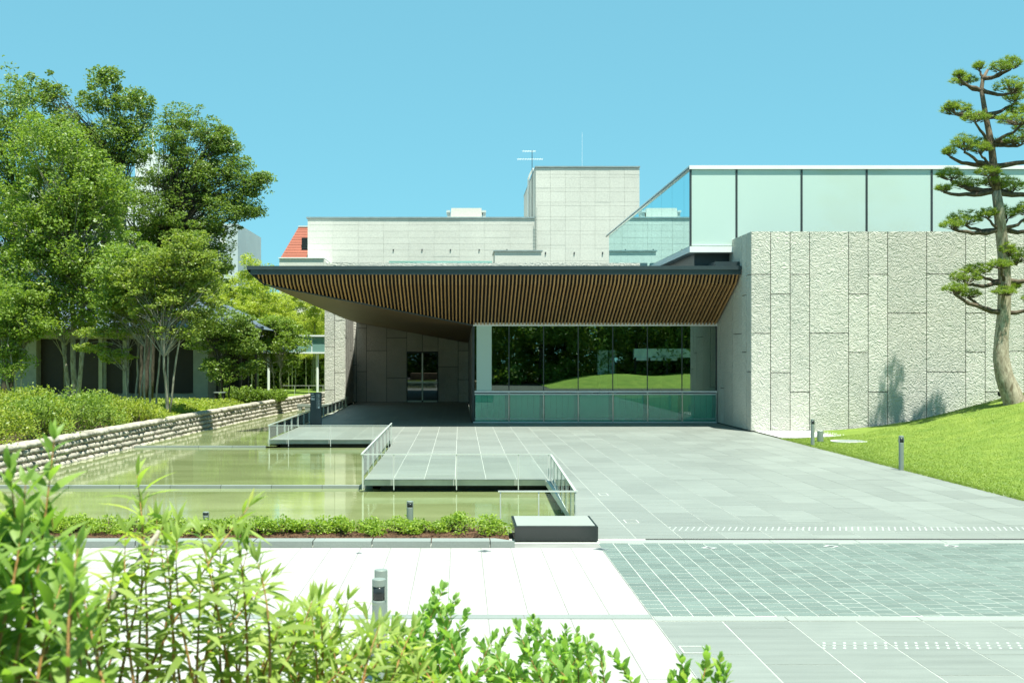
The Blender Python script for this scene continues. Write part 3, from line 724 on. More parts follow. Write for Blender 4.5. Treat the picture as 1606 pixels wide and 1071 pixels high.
# pier at the left end of the porch
YP = 66.5; px0, px1 = gx(509,YP), gx(541,YP)
pier = obj('stone_pier', MB().box(px0+0.02,px1-0.02,YP,YB+0.4,-0.6,6.2), M['joint'], mus)
wP = (px1-px0)/2
stone_face(pier, 'x', YP, px0, -0.3, 6.2, [wP,wP], [[3.4,0.9],[4.9,1.9]])
stone_face(pier, 'y', px1-0.02, YP-0.06, 0.0, 6.2, [m2*2,m2*2,m2*2,m2*2-0.06], [[3.9],[2.2,4.4],[3.2],[1.4]], out=1)
# upper stone band above the canopy
YU = 56.0
ub = obj('upper_wall', MB().box(gx(512,YU),XG-0.1,YU,YU+0.5,6.31,gz(412.5,YU)), M['relief'], mus)
obj('roof_deck', MB().box(-5.2,XG-0.1,YU+0.5,76,6.31,6.9), M['concrete'], mus)
obj('skylight', MB().box(gx(610,58),gx(772,58),58,59,6.9,gz(409.5,58)).box(gx(612,57.4),gx(640,57.4),57.4,57.8,6.9,gz(410.5,57.4)), M['teal_glass'], mus)

# ------------------------------------------------------------------ railings
def railing(label, p0, p1, post_s, zt=0.60, zb=-0.22, ends=True):
    p0, p1 = Vector(p0), Vector(p1); L = (p1-p0).length; d = (p1-p0)/L; nrm = Vector((-d.y, d.x))
    t = thing('glass_railing', label, 'railing', (p0.x,p0.y,0))
    def bar(name, s0, s1, w, z0, z1, mat, off=0.0):
        a, b = p0+d*s0+nrm*off, p0+d*s1+nrm*off; q = nrm*w/2
        mb = MB(); P = [a-q, b-q, b+q, a+q]
        mb.prism([(v.x,v.y) for v in P], z0, z1)
        # keep outward orientation
        obj(name, mb, mat, t)
    bar('top_rail', -0.02, L+0.02, 0.04, zt-0.022, zt, M['rail'])
    n = len(post_s)
    for s in post_s: bar('post', s-0.010, s+0.010, 0.025, zb, zt-0.024, M['rail'])
    for s0, s1 in zip(post_s, post_s[1:]): bar('glass_panel', s0+0.03, s1-0.03, 0.01, 0.03, zt-0.05, M['rail_glass'])
    return t
y1_ = 26.13
xl, xr = gx(567,y1_), gx(862,y1_)
railing('clear glass railing along the front edge of the large stepped platform', (xl,y1_), (xr,y1_), [0.02]+[gx(p,y1_)-xl for p in (617.7,716,813)]+[xr-xl-0.02])
railing('glass railing running toward the black granite block beside the front pool', (xr+0.02,26.0), (1.90,18.98), [0.1,1.3,2.5,3.7,4.9,6.1,6.98])
railing('short glass railing behind the black granite block', (gx(783,18.92),18.92), (1.92,18.92), [0.02,0.65,1.26])
railing('glass railing down the left edge of the large platform over the middle pool', (xl,26.3), (-2.30,38.4), [0.3+1.66*i for i in range(8)], 0.60)
y2_ = 38.78; xl2, xr2 = gx(421,y2_), gx(614,y2_)
railing('glass railing along the front edge of the smaller left platform', (xl2,y2_), (xr2,y2_), [0.02]+[gx(p,y2_)-xl2 for p in (452.5,518.5,585)]+[xr2-xl2-0.02], 0.50)
railing('long glass railing on the left platform edge running back past the sign', (xl2-0.03,39.0), (-6.45,66.0), [0.2+1.7*i for i in range(16)], 0.50)
# ------------------------------------------------------------------ sign
YS = 46.5; sx0, sx1, smid = gx(486.5,YS), gx(503.8,YS), gx(495,YS)
sg = thing('museum_sign', 'dark slate sign pylon with white vertical lettering beside the far railing', 'sign', ((sx0+sx1)/2,YS,0))
zs = gz(615.5,YS)
obj('left_plate', MB().box(sx0,smid-0.004,YS+0.04,YS+0.16,0.0,zs), M['sign'], sg)
obj('right_plate', MB().box(smid,sx1,YS,YS+0.16,0.0,zs+0.004), M['sign'], sg)
lt = MB(); r_ = random.Random(5)
cx = gx(500,YS); hz = 3.05/F*YS; sz = 2.5/F*YS
def bars(mb, segs, cx, cz, s, y):
    for (a,b,c,d) in segs: mb.box(cx+a*s, cx+b*s, y-0.004, y, cz+c*s, cz+d*s)
GL = [[(-.5,.5,.30,.42),(-.5,.5,-.5,-.38),(-.06,.06,-.38,.30),(-.5,-.38,-.38,.1),(.38,.5,-.38,.1)],
      [(-.5,.5,.1,.2),(-.06,.06,-.5,.5),(-.4,-.28,-.4,-.1),(.28,.4,-.4,-.1)],
      [(-.4,.4,.2,.32),(-.5,.5,-.4,-.28)],
      [(-.5,-.38,-.5,.5),(-.2,.2,.3,.4),(-.2,.2,-.02,.08),(-.2,.2,-.35,-.25),(.36,.48,-.5,.5)],
      [(-.4,.4,.35,.45),(-.4,.4,.1,.2),(-.5,.5,-.15,-.05),(-.06,.06,-.15,.5),(-.45,-.1,-.45,-.33),(.1,.45,-.45,-.33)],
      [(-.5,-.4,-.5,.4),(-.25,.2,.15,.25),(-.06,.04,-.5,.5),(.3,.5,.3,.4),(.36,.46,-.5,.3)],
      [(-.5,-.1,.2,.3),(-.5,-.4,-.5,.2),(-.2,-.1,-.5,.2),(0,.5,.35,.45),(.05,.45,-.1,.0),(.05,.45,-.5,-.4),(.05,.15,-.4,.35),(.4,.5,-.4,.35)]]
for i, gph in enumerate(GL): bars(lt, gph, cx, gz(619.3,YS)-i*hz, sz, YS-0.001)
obj('lettering', lt, M['ink'], sg)
em = MB(); ccz = gz(639.0,YS); vs = [(cx+0.034*math.cos(a*math.pi/6), YS-0.005, ccz+0.034*math.sin(a*math.pi/6)) for a in range(12)]
em.add(vs, [tuple(reversed(range(12)))]); obj('emblem', em, M['ink'], sg)
sl = MB(); xq = gx(497,YS)
for i in range(20): sl.box(xq, xq+0.012, YS-0.005, YS-0.001, gz(618,YS)-i*0.03, gz(618,YS)-i*0.03+0.018)
lx = gx(488,YS)
for i,(z_,ln_) in enumerate(((618,.09),(621.5,.13),(624,.05),(625.5,.14),(627,.14))): sl.box(lx, lx+ln_, YS+0.034, YS+0.039, gz(z_,YS), gz(z_,YS)+0.02)
obj('small_print', sl, M['ink'], sg)

# ------------------------------------------------------------------ bollards
def bollard(label, x, y, z, r, h, lens=True, group=None):
    t = thing('bollard_light' if lens else 'bollard', label, 'bollard', (x,y,z), group)
    zl0, zl1 = z+h*0.80, z+h*0.93
    if lens:
        obj('post', MB().lathe(x,y,[(r,z-0.05),(r,zl0-0.012),(r*0.94,zl0)],20), M['bollard'], t, False)
        obj('lens', MB().lathe(x,y,[(r*0.93,zl0+0.001),(r*0.93,zl1-0.001)],20), M['lens'], t, True)
        obj('cap', MB().lathe(x,y,[(r*0.94,zl1),(r,zl1+0.008),(r,z+h-0.006),(r*0.95,z+h)],20), M['bollard'], t, False)
        obj('lens_guard', MB().box(x-r*1.01,x-r*0.82,y-r*0.5,y+r*0.5,zl0,zl1).box(x+r*0.82,x+r*1.01,y-r*0.5,y+r*0.5,zl0,zl1), M['bollard'], t)
    else:
        obj('post', MB().lathe(x,y,[(r,z-0.05),(r,z+h-0.008),(r*0.93,z+h)],20), M['bollard'], t, False)
        obj('ground_ring', MB().lathe(x,y,[(r*1.35,z-0.02),(r*1.35,z+0.008),(r*1.02,z+0.012)],20), M['darkmetal'], t)
    return t
bollard('grey bollard light with dark lens standing among the low strip shrubs', gx(643,18.2), 18.2, 0.04, 0.053, 0.48)
bollard('small dark bollard light half hidden behind the strip shrubs at left', gx(323,18.5), 18.5, 0.04, 0.05, 0.27)
bollard('near grey bollard light with dark window in front of the white plaza', gx(594.5,9.85), 9.85, 0, 0.060, 0.90)
bollard('plain taller grey bollard right behind the lamp bollard on the plaza', gx(597.5,10.5), 10.5, 0, 0.060, 0.86, False)
zb_ = mound(12.2,37.0)
Yb = gy(698,0.02); bollard('thin grey bollard light at the corner where grass meets gravel', gx(1274.5,Yb), Yb, 0.01, 0.058, 0.84)
Yb = gy(732,0.08); xb_ = gx(1413.5,Yb); bollard('grey bollard light standing alone on the sloping lawn', xb_, Yb, mound(xb_,Yb)-0.01, 0.060, 0.85)
Yb = gy(692,0.02); bollard('short stubby pale metal post beside the manhole in the grass', gx(1286.5,Yb), Yb, 0.01, 0.10, 0.36, False)
# manhole
Ym = gy(692,0.03); xm = gx(1332,Ym)
t = thing('manhole', 'round grey manhole cover with pale rim set in the lawn', 'manhole cover', (xm,Ym,0))
zq = mound(xm,Ym)
obj('rim', MB().lathe(xm,Ym,[(0.60,zq-0.05),(0.60,zq+0.018),(0.50,zq+0.02),(0.50,zq-0.04)],24), M['gravel'], t)
obj('cover', MB().lathe(xm,Ym,[(0.49,zq-0.05),(0.49,zq+0.022),(0.45,zq+0.026)],24), M['bollard'], t)
# spotlight under the pine
Yk = 40.6; xk = gx(1572,Yk); zk = mound(xk,Yk)
t = thing('spotlight', 'small black spotlight on a spike at the foot of the pine', 'spotlight', (xk,Yk,zk))
obj('spike', MB().box(xk-0.015,xk+0.015,Yk-0.015,Yk+0.015,zk-0.05,zk+0.12), M['dark'], t)
obj('lamp_head', MB().tube([(xk-0.13,Yk-0.05,zk+0.16),(xk+0.02,Yk,zk+0.22),(xk+0.1,Yk+0.02,zk+0.25)],[0.09,0.08,0.05],8), M['dark'], t)
# drain covers and hatches
def cover(label, px, py, s, rot, mat=M['cap'], z=0.004):
    Y = gy(py); x = gx(px,Y); t = thing('drain_cover', label, 'drain cover', (x,Y,0)); c, s_ = math.cos(rot), math.sin(rot)
    P = [(x+(a*c-b*s_)*s, Y+(a*s_+b*c)*s) for a,b in ((-1,-1),(1,-1),(1,1),(-1,1))]
    Q = [(x+(a*c-b*s_)*s*0.62, Y+(a*s_+b*c)*s*0.62) for a,b in ((-1,-1),(1,-1),(1,1),(-1,1))]
    obj('frame', MB().add([(*p,z) for p in P]+[(*q,z) for q in Q], [(i,(i+1)%4,(i+1)%4+4,i+4) for i in range(4)]), mat, t)
    obj('grate', MB().add([(*q,z-0.001) for q in Q], [(0,1,2,3)]), M['darkmetal'], t)
cover('diamond shaped metal drain cover on the white tiles near the granite block', 760, 864, 0.075, R(45))
cover('diamond drain cover on the corner where white tiles meet dark pavers', 942, 861, 0.085, R(45))
cover('pale drain cover in the dark pavers nearest the drain slot', 1112, 859, 0.085, R(45), M['dot'])
cover('pale drain cover in the middle of the dark paver edge', 1303, 856.5, 0.085, R(45), M['dot'])
cover('pale drain cover toward the right end of the dark pavers', 1492, 856, 0.085, R(45), M['dot'])
cover('tiny slot drain cover on the white tiles in front of the kerb', 563, 867, 0.04, R(10))
def hatch(label, px0, px1, py0, py1):
    Y0, Y1 = gy(py1), gy(py0); x0, x1 = gx(px0,Y0), gx(px1,Y0); t = thing('access_hatch', label, 'hatch', (x0,Y0,0)); g = 0.014
    for n_, b in (('frame_bar',(x0,x1,Y0,Y0+g)),('frame_bar',(x0,x1,Y1-g,Y1)),('frame_bar',(x0,x0+g,Y0+g,Y1-g)),('frame_bar',(x1-g,x1,Y0+g,Y1-g))):
        obj(n_, MB().box(*b,0.001,0.004), M['grout'], t)
hatch('square hatch outline in the near paving behind the foreground leaves', 1072, 1112, 1013, 1024)
hatch('small hatch outline in the terrace left of the drain slot', 982, 1003, 815, 820)
hatch('small hatch outline in the terrace beside the long side railing', 941, 955, 773.5, 777)

# ------------------------------------------------------------------ buildings behind
YT = 100.0
rb = thing('concrete_block', 'pale concrete rear building with a long low wing and square tower', 'building', (0,YT,0))
zL, zT_ = gz(342,YT), gz(262,YT)
xL0, xL1, xT1 = gx(482.5,YT), gx(840,YT), gx(1003,YT)
lw = obj('long_wing', MB().box(xL0+0.03,xL1-0.03,YT+0.03,YT+22,0,zL-0.05), M['concrete_joint'], rb)
tw = obj('tower', MB().box(xL1+0.03,xT1-0.03,YT+0.03,118,0,zT_-0.03), M['concrete_joint'], rb)
def grid(parent, x0, x1, zb, rows, ncol, gap=0.013):
    w_ = (x1-x0)/ncol; z = rows[0]
    for zt, z0 in zip(rows, rows[1:]):
        for i in range(ncol):
            ubox('wall_panel', M['concrete'], x0+i*w_+gap/2, x0+(i+1)*w_-gap/2, YT-0.02+random.uniform(-.006,.006), YT+0.05, z0+gap/2, zt-gap/2, parent)
trow = [zT_-0.1]+[gz(230+q/5.357,YT) for q in (235,260,350,380,468,498,590,618,710,738,830,855,960)]+[2.0]
grid(tw, xL1, xT1, 0, trow, 7)
obj('tower_side', MB().box(xL1-0.02,xL1+0.05,YT+0.06,118,0,zT_-0.1), M['concrete'], tw)
lrow = [zL-0.06]+[zL-0.06-0.55*i for i in range(1,11)]+[2.0]
grid(lw, xL0, xL1-0.02, 0, lrow, 9, 0.012)
obj('wing_coping', MB().box(xL0-0.1,xL1-0.05,YT-0.1,YT+0.4,zL-0.05,zL+0.08), M['cap'], lw)
obj('tower_coping', MB().box(xL1-0.05,xT1+0.05,YT-0.1,118.2,zT_-0.05,zT_+0.06), M['cap'], tw)
obj('roof_hatch', MB().box(gx(929,YT),gx(955,YT),YT+2,YT+4,zT_,zT_+0.17), M['white_metal'], tw)
v0,v1,vz = gx(706,102),gx(756,102),gz(326.5,102)
vh = obj('roof_vent', MB().add([(v0,102,zL),(v1,102,zL),(v1-0.05,102,vz),(v0+0.1,102,vz),(v0,105,zL),(v1,105,zL),(v1-0.05,105,vz),(v0+0.1,105,vz)],[(0,1,2,3),(4,7,6,5),(3,2,6,7),(0,3,7,4),(1,5,6,2)]), M['concrete'], rb)
for a,b in ((gx(700.5,102),v0-0.01),(v1+0.01,gx(762,102))):
    obj('vent_louvre', MB().box(a+0.05,b,102.3,104,zL,gz(333,102)).box(a-0.02,b+0.02,102.2,104.1,gz(333,102)+0.01,gz(329.5,102)), M['plaster2'], vh)
sb = obj('stair_box', MB().box(gx(776,92),gx(849,92),92,96,0,gz(394.5,92)), M['concrete'], rb)
obj('box_coping', MB().box(gx(774,92),gx(851,92),91.9,96.1,gz(394.5,92)+0.002,gz(392.5,92)), M['cap'], sb)
for px in (617,662,706.5,751.5,795):
    obj('wall_bracket', MB().box(gx(px,YT)-0.05,gx(px,YT)+0.05,YT-0.09,YT-0.03,gz(393.5,YT),gz(391,YT)), M['darkmetal'], rb)
for px in (855.5,900.5,945): obj('wall_bracket', MB().box(gx(px,YT)-0.05,gx(px,YT)+0.05,YT-0.09,YT-0.03,gz(399,YT),gz(395.5,YT)), M['darkmetal'], rb)
la, lb = gx(838.3,YT), gx(841.5,YT)
ld = MB().box(la-0.02,la+0.02,YT-0.3,YT-0.26,gz(394,YT),gz(340,YT)).box(lb-0.02,lb+0.02,YT-0.3,YT-0.26,gz(394,YT),gz(326,YT))
z = gz(394,YT)
while z < gz(341,YT): ld.box(la+0.021,lb-0.021,YT-0.295,YT-0.265,z,z+0.03); z += 0.3
obj('wall_ladder', ld, M['bollard'], rb)
pp = gx(829.5,110); obj('drain_pipe', MB().tube([(xL1-0.15,108,gz(341,108)),(xL1-0.15,108,gz(281,108)),(xL1-0.05,107,gz(276,108)),(xL1+0.05,104,gz(276,108))],0.09,6), M['white_metal'], rb)
an = thing('antenna', 'thin metal aerial with two crossbars on the edge of the tower', 'aerial', (gx(834.5,104),104,zT_))
xa = gx(834.5,104); za = gz(236,104)
obj('mast', MB().tube([(xa,104,zL),(xa,104,za)],0.03,5), M['darkmetal'], an)
for pz, p0, p1 in ((250,811,851),(237.5,819,840)):
    bmx = MB().tube([(gx(p0,104),104,gz(pz,104)),(gx(p1,104),104,gz(pz,104))],0.018,5)
    x = gx(p0,104)+0.1
    while x < gx(p1,104): bmx.tube([(x,103.5,gz(pz,104)),(x,104.5,gz(pz,104))],0.015,4); x += 0.22
    obj('crossbar', bmx, M['white_metal'], an)
a2 = thing('antenna', 'faint thin aerial mast on the middle of the tower roof', 'aerial', (gx(913,108),108,zT_))
obj('mast', MB().tube([(gx(913,108),108,zT_),(gx(913,108),108,gz(208,108))],0.010,4), M['white_metal'], a2)
obj('mast_foot', MB().tube([(gx(913,108),108,zT_-0.1),(gx(913,108),108,zT_+0.3)],0.05,6), M['steel'], a2)
# red mansard
YR = 102.0
rr_ = thing('red_roofed_house', 'small building with orange red slatted mansard roof beside the concrete wing', 'building', (gx(470,YR),YR,0))
zr0, zr1 = gz(404.5,YR), gz(352,YR); xr0, xr1 = gx(440,YR), xL0-0.01
obj('roof_core', MB().add([(xr0+0.05,YR+0.06,zr0),(xr1,YR+0.06,zr0),(xr1,YR+2.0,zr1-0.05),(gx(463.5,YR)+0.05,YR+2.0,zr1-0.05),(xr0+0.05,YR+12,zr0),(xr1,YR+12,zr0),(xr1,YR+10,zr1-0.05),(gx(463.5,YR)+0.05,YR+10,zr1-0.05)],
    [(0,1,2,3),(3,2,6,7),(0,3,7,4),(4,7,6,5),(1,5,6,2)]), M['wood_dark'], rr_)
nbd = 12
for i in range(nbd):
    f0, f1 = i/nbd, (i+0.86)/nbd
    xa_ = lambda f: xr0+(gx(463.5,YR)-xr0)*f
    ya = lambda f: YR+2.0*f
    za_ = lambda f: zr0+(zr1-zr0)*f
    xe = xr1 if not (2.6 <= i <= 6.4) else gx(471.5,YR)
    obj('roof_board', MB().add([(xa_(f0),ya(f0)-0.02,za_(f0)),(xe,ya(f0)-0.02,za_(f0)),(xe,ya(f1)-0.06,za_(f1)),(xa_(f1),ya(f1)-0.06,za_(f1)),
                                (xa_(f0),ya(f0)+0.10,za_(f0)),(xe,ya(f0)+0.10,za_(f0)),(xe,ya(f1)+0.02,za_(f1)),(xa_(f1),ya(f1)+0.02,za_(f1))],
                               [(0,1,2,3),(4,7,6,5),(0,4,5,1),(3,2,6,7),(0,3,7,4),(1,5,6,2)]), M['red_roof'], rr_)
obj('roof_cap', MB().box(gx(463,YR),xr1,YR+1.85,YR+10,zr1-0.02,zr1+0.08), M['plaster'], rr_)
wn = obj('window', MB().box(gx(471.8,YR),xr1,YR+0.55,YR+0.6,gz(388,YR),gz(372,YR)), M['lens'], rr_)
obj('window_frame', MB().box(gx(471.8,YR),xr1,YR+0.45,YR+0.54,gz(388,YR)-0.06,gz(388,YR)), M['darkmetal'], wn)
obj('lower_wall', MB().box(gx(438,94),gx(507,94),94,100,0,gz(405.5,94)), M['concrete'], rr_)
obj('wall_coping', MB().box(gx(437,94),gx(508,94),93.9,100.1,gz(405.5,94)+0.004,gz(404,94)), M['white_metal'], rr_)
obj('side_slope', MB().add([(gx(507,94)+0.01,94.02,0),(gx(517,94),94.02,0),(gx(517,94),94.02,gz(417,94)),(gx(507,94)+0.01,94.02,gz(405.5,94)),
    (gx(507,94)+0.01,99,0),(gx(517,94),99,0),(gx(517,94),99,gz(417,94)),(gx(507,94)+0.01,99,gz(405.5,94))],[(0,1,2,3),(4,7,6,5),(3,2,6,7),(1,5,6,2)]), M['concrete'], rr_)
# tall buildings behind the trees
YA = 150.0
ap = thing('apartment_tower', 'white high building with stair tower half hidden behind the left trees', 'building', (gx(150,YA),YA,0))
bd = obj('main_block', MB().box(gx(22,YA),gx(262,YA),YA+2,YA+20,0,gz(296,YA)), M['plaster'], ap)
obj('stair_tower', MB().box(gx(212,YA),gx(244,YA),YA,YA+8,0,gz(238,YA)), M['plaster'], ap)
obj('tower_annex', MB().box(gx(244.3,YA),gx(262,YA),YA+1.2,YA+8,0,gz(240,YA)), M['plaster2'], ap)
obj('roof_mast', MB().tube([(gx(230,YA),YA+3,gz(238,YA)),(gx(230,YA),YA+3,gz(195,YA))],0.12,6), M['white_metal'], ap)
for r in range(6):
    for c in range(9):
        xw = gx(34+24*c,YA); zw = gz(318+24*r,YA)
        wo_ = ubox('window', M['lens'], xw, xw+1.1, YA+1.96, YA+2.03, zw-1.2, zw, bd)
YC = 120.0
gb2 = thing('grey_building', 'pale grey building with round white dish behind the right edge of the trees', 'building', (gx(350,YC),YC,0))
obj('wall', MB().box(gx(300,YC),gx(373,YC),YC,YC+14,0,gz(351,YC)), M['plaster2'], gb2)
obj('lower_wing', MB().box(gx(290,YC),gx(352,YC),YC-3,YC-0.02,0,gz(474,YC)), M['plaster'], gb2)
obj('window', MB().box(gx(345.5,YC),gx(350,YC),YC-0.06,YC+0.02,gz(448,YC),gz(417,YC)), M['lens'], gb2)
obj('window', MB().box(gx(325,YC),gx(331,YC),YC-0.06,YC+0.02,gz(448,YC),gz(417,YC)), M['lens'], gb2)
dmb = MB(); dc = U(350,376,YC-0.8); vs = [tuple(dc+Vector((0,0.12,0)))]+[(dc.x+0.34*math.cos(a*math.pi/8), dc.y-0.05, dc.z+0.46*math.sin(a*math.pi/8)) for a in range(16)]
dmb.add(vs, [(0,1+(i+1)%16,1+i) for i in range(16)]); dish = obj('satellite_dish', dmb, M['white_metal'], gb2)
obj('dish_arm', MB().tube([(dc.x,dc.y+0.12,dc.z),(dc.x,YC,dc.z-0.2)],0.04,5).tube([(dc.x-0.3,YC-0.2,dc.z-0.6),(dc.x-0.3,YC-0.2,gz(351,YC)+0.6)],0.04,5), M['steel'], dish)

# ------------------------------------------------------------------ the house at left
YH = 65.0
hs = thing('garden_house', 'low house with blue grey tiled roof and dark openings behind the trees', 'house', (-18,YH,0.4))
xh0, xh1 = -34.0, gx(326,YH)
hw = obj('wall', MB().box(xh0,gx(57,YH),YH,YH+7,0.3,4.5).box(gx(57,YH)+.002,xh1,YH+0.8,YH+7,0.3,4.5), M['siding'], hs)
z = 0.55; sd1 = MB()
while z < 4.4:
    sd1.add([(xh0,YH-0.025,z),(gx(57,YH)-0.01,YH-0.025,z),(gx(57,YH)-0.01,YH-0.006,z+0.125),(xh0,YH-0.006,z+0.125)],[(0,1,2,3)])
    sd1.add([(gx(305,YH),YH-0.025,z),(xh1,YH-0.025,z),(xh1,YH-0.006,z+0.125),(gx(305,YH),YH-0.006,z+0.125)],[(0,1,2,3)]); z += 0.135
o = obj('siding_boards', sd1, M['siding'], hw); o['kind'] = 'stuff'
for a,b in ((57,92),(96,152),(161,190),(196,228),(232,302)):
    ubox('window', M['wood_dark'], gx(a,YH), gx(b,YH), YH+0.70, YH+0.78, gz(617,YH), gz(532,YH), hs)
for a in (154,192,228.5): ubox('post', M['siding'], gx(a,YH), gx(a+6,YH), YH+0.05, YH+0.25, 0.45, 4.4, hs)
ubox('corner_wall', M['siding'], gx(303,YH), xh1, YH, YH+0.78, 0.42, 4.4, hs)
ubox('lintel', M['siding'], gx(57,YH)+0.02, gx(303,YH)-0.02, YH+0.06, YH+0.30, gz(531,YH), 4.42, hs)
ubox('foundation', M['plaster'], xh0, gx(395,YH), YH-0.3, YH+7, 0.3, 0.42, hs)
# open veranda wing at the right end
for px in (337,350,374,398): ubox('veranda_post', M['wood_dark'], gx(px,YH)-0.06, gx(px,YH)+0.06, YH+0.6, YH+0.72, 0.42, 4.35, hs)
ubox('veranda_wall', M['wood_dark'], gx(328,YH), gx(372,YH), YH+3.5, YH+3.6, 0.42, 4.35, hs)
zE, zR = gz(516,63.0), 6.6
xe1 = gx(411,63.0); ye0, ye1, yr = 63.0, 73.5, 68.3
xre = xe1-4.6
obj('roof', MB().add([(-36,ye0,zE),(xe1,ye0,zE),(xe1,ye1,zE),(-36,ye1,zE),(-36,yr,zR),(xre,yr,zR)],[(0,1,5,4),(1,2,5),(2,3,4,5),(0,4,3),(3,2,1,0)]), M['rooftile'], hs)
tl = MB()
x = -35.0
while x < xe1-0.1:                     # rolls of the tiles running up the slope
    zt_ = zR if x < xre else zE+(zR-zE)*(xe1-x)/(xe1-xre); yt_ = yr if x < xre else ye0+(yr-ye0)*(xe1-x)/(xe1-xre)
    tl.add([(x-0.07,ye0-0.02,zE+0.01),(x,ye0-0.02,zE+0.075),(x+0.07,ye0-0.02,zE+0.01),(x-0.07,yt_,zt_+0.01),(x,yt_,zt_+0.075),(x+0.07,yt_,zt_+0.01)],[(0,1,4,3),(1,2,5,4),(0,2,1)]); x += 0.30
o = obj('roof_tiles', tl, M['rooftile'], hs); o['kind'] = 'stuff'
obj('hip_ridge', MB().tube([(xe1,ye0,zE+0.05),(xre,yr,zR+0.05)],0.13,6).tube([(xre,yr,zR+0.08),(-36,yr,zR+0.08)],0.15,6), M['rooftile'], hs)
obj('eave_board', MB().box(-36,xe1-0.02,ye0+0.02,ye0+0.08,zE-0.20,zE-0.004), M['wood_dark'], hs)
obj('high_roof', MB().add([(-40,ye0+3,zE+2.2),(gx(75,68),ye0+3,zE+2.2),(gx(75,68),78,zE+2.2),(-40,78,zE+2.2),(-40,71,zE+5.6),(gx(20,71),71,zE+5.6)],[(0,1,5,4),(1,2,5),(2,3,4,5),(3,2,1,0)]), M['rooftile'], hs)
for i in range(34):
    xx = xe1-0.25-i*0.24; ubox('rafter_end', M['siding'], xx-0.03, xx+0.03, ye0+0.1, ye0+0.9, zE-0.32, zE-0.21, hs)

# glass corridor
YK = 76.0
gc = thing('glass_corridor', 'raised corridor of pale teal glass on slender white columns beside the bamboo', 'corridor', (gx(480,YK),YK,0.4))
x0c, x1c = gx(405,YK), px0+0.4
zc0, zc1 = gz(552,YK), gz(528,YK)
obj('roof_slab', MB().box(x0c-0.1,x1c,YK-0.15,YK+2.6,zc1+0.004,gz(525.5,YK)), M['white_metal'], gc)
obj('floor_beam', MB().box(x0c,x1c,YK-0.05,YK+2.5,zc0-0.10,zc0-0.004), M['white_metal'], gc)
n = 5
for i in range(n):
    a, b = x0c+(x1c-x0c)*i/n, x0c+(x1c-x0c)*(i+1)/n
    ubox('glass_pane', M['teal_glass'], a+0.03, b-0.03, YK, YK+0.03, zc0, zc1, gc)
    ubox('mullion', M['white_metal'], b-0.028, b+0.028, YK-0.02, YK+0.05, zc0, zc1, gc)
obj('back_panel', MB().box(x0c,x1c,YK+2.3,YK+2.4,zc0,zc1), M['plaster'], gc)
for px in (420,497): obj('column', MB().tube([(gx(px,YK),YK+0.3,0.2),(gx(px,YK),YK+0.3,zc0-0.1)],0.085,10), M['white_metal'], gc)
t = railing('low glass railing on the lawn edge in front of the bamboo', (gx(440,73),73.0), (gx(508,73),73.0), [0.05,0.9,1.8,2.7], 1.0, 0.3)
# small dark garden table by the house
xt, yt = gx(345,56), 56.0
t = thing('garden_table', 'small dark table standing on the lawn by the house corner', 'table', (xt,yt,0.38))
obj('table_top', MB().box(xt-0.26,xt+0.28,yt-0.25,yt+0.25,1.06,1.10), M['bollard'], t)
for a in (-0.2,0.2):
    for b in (-0.18,0.18): obj('leg', MB().box(xt+a-0.03,xt+a+0.03,yt+b-0.03,yt+b+0.03,0.36,1.058), M['dark'], t)

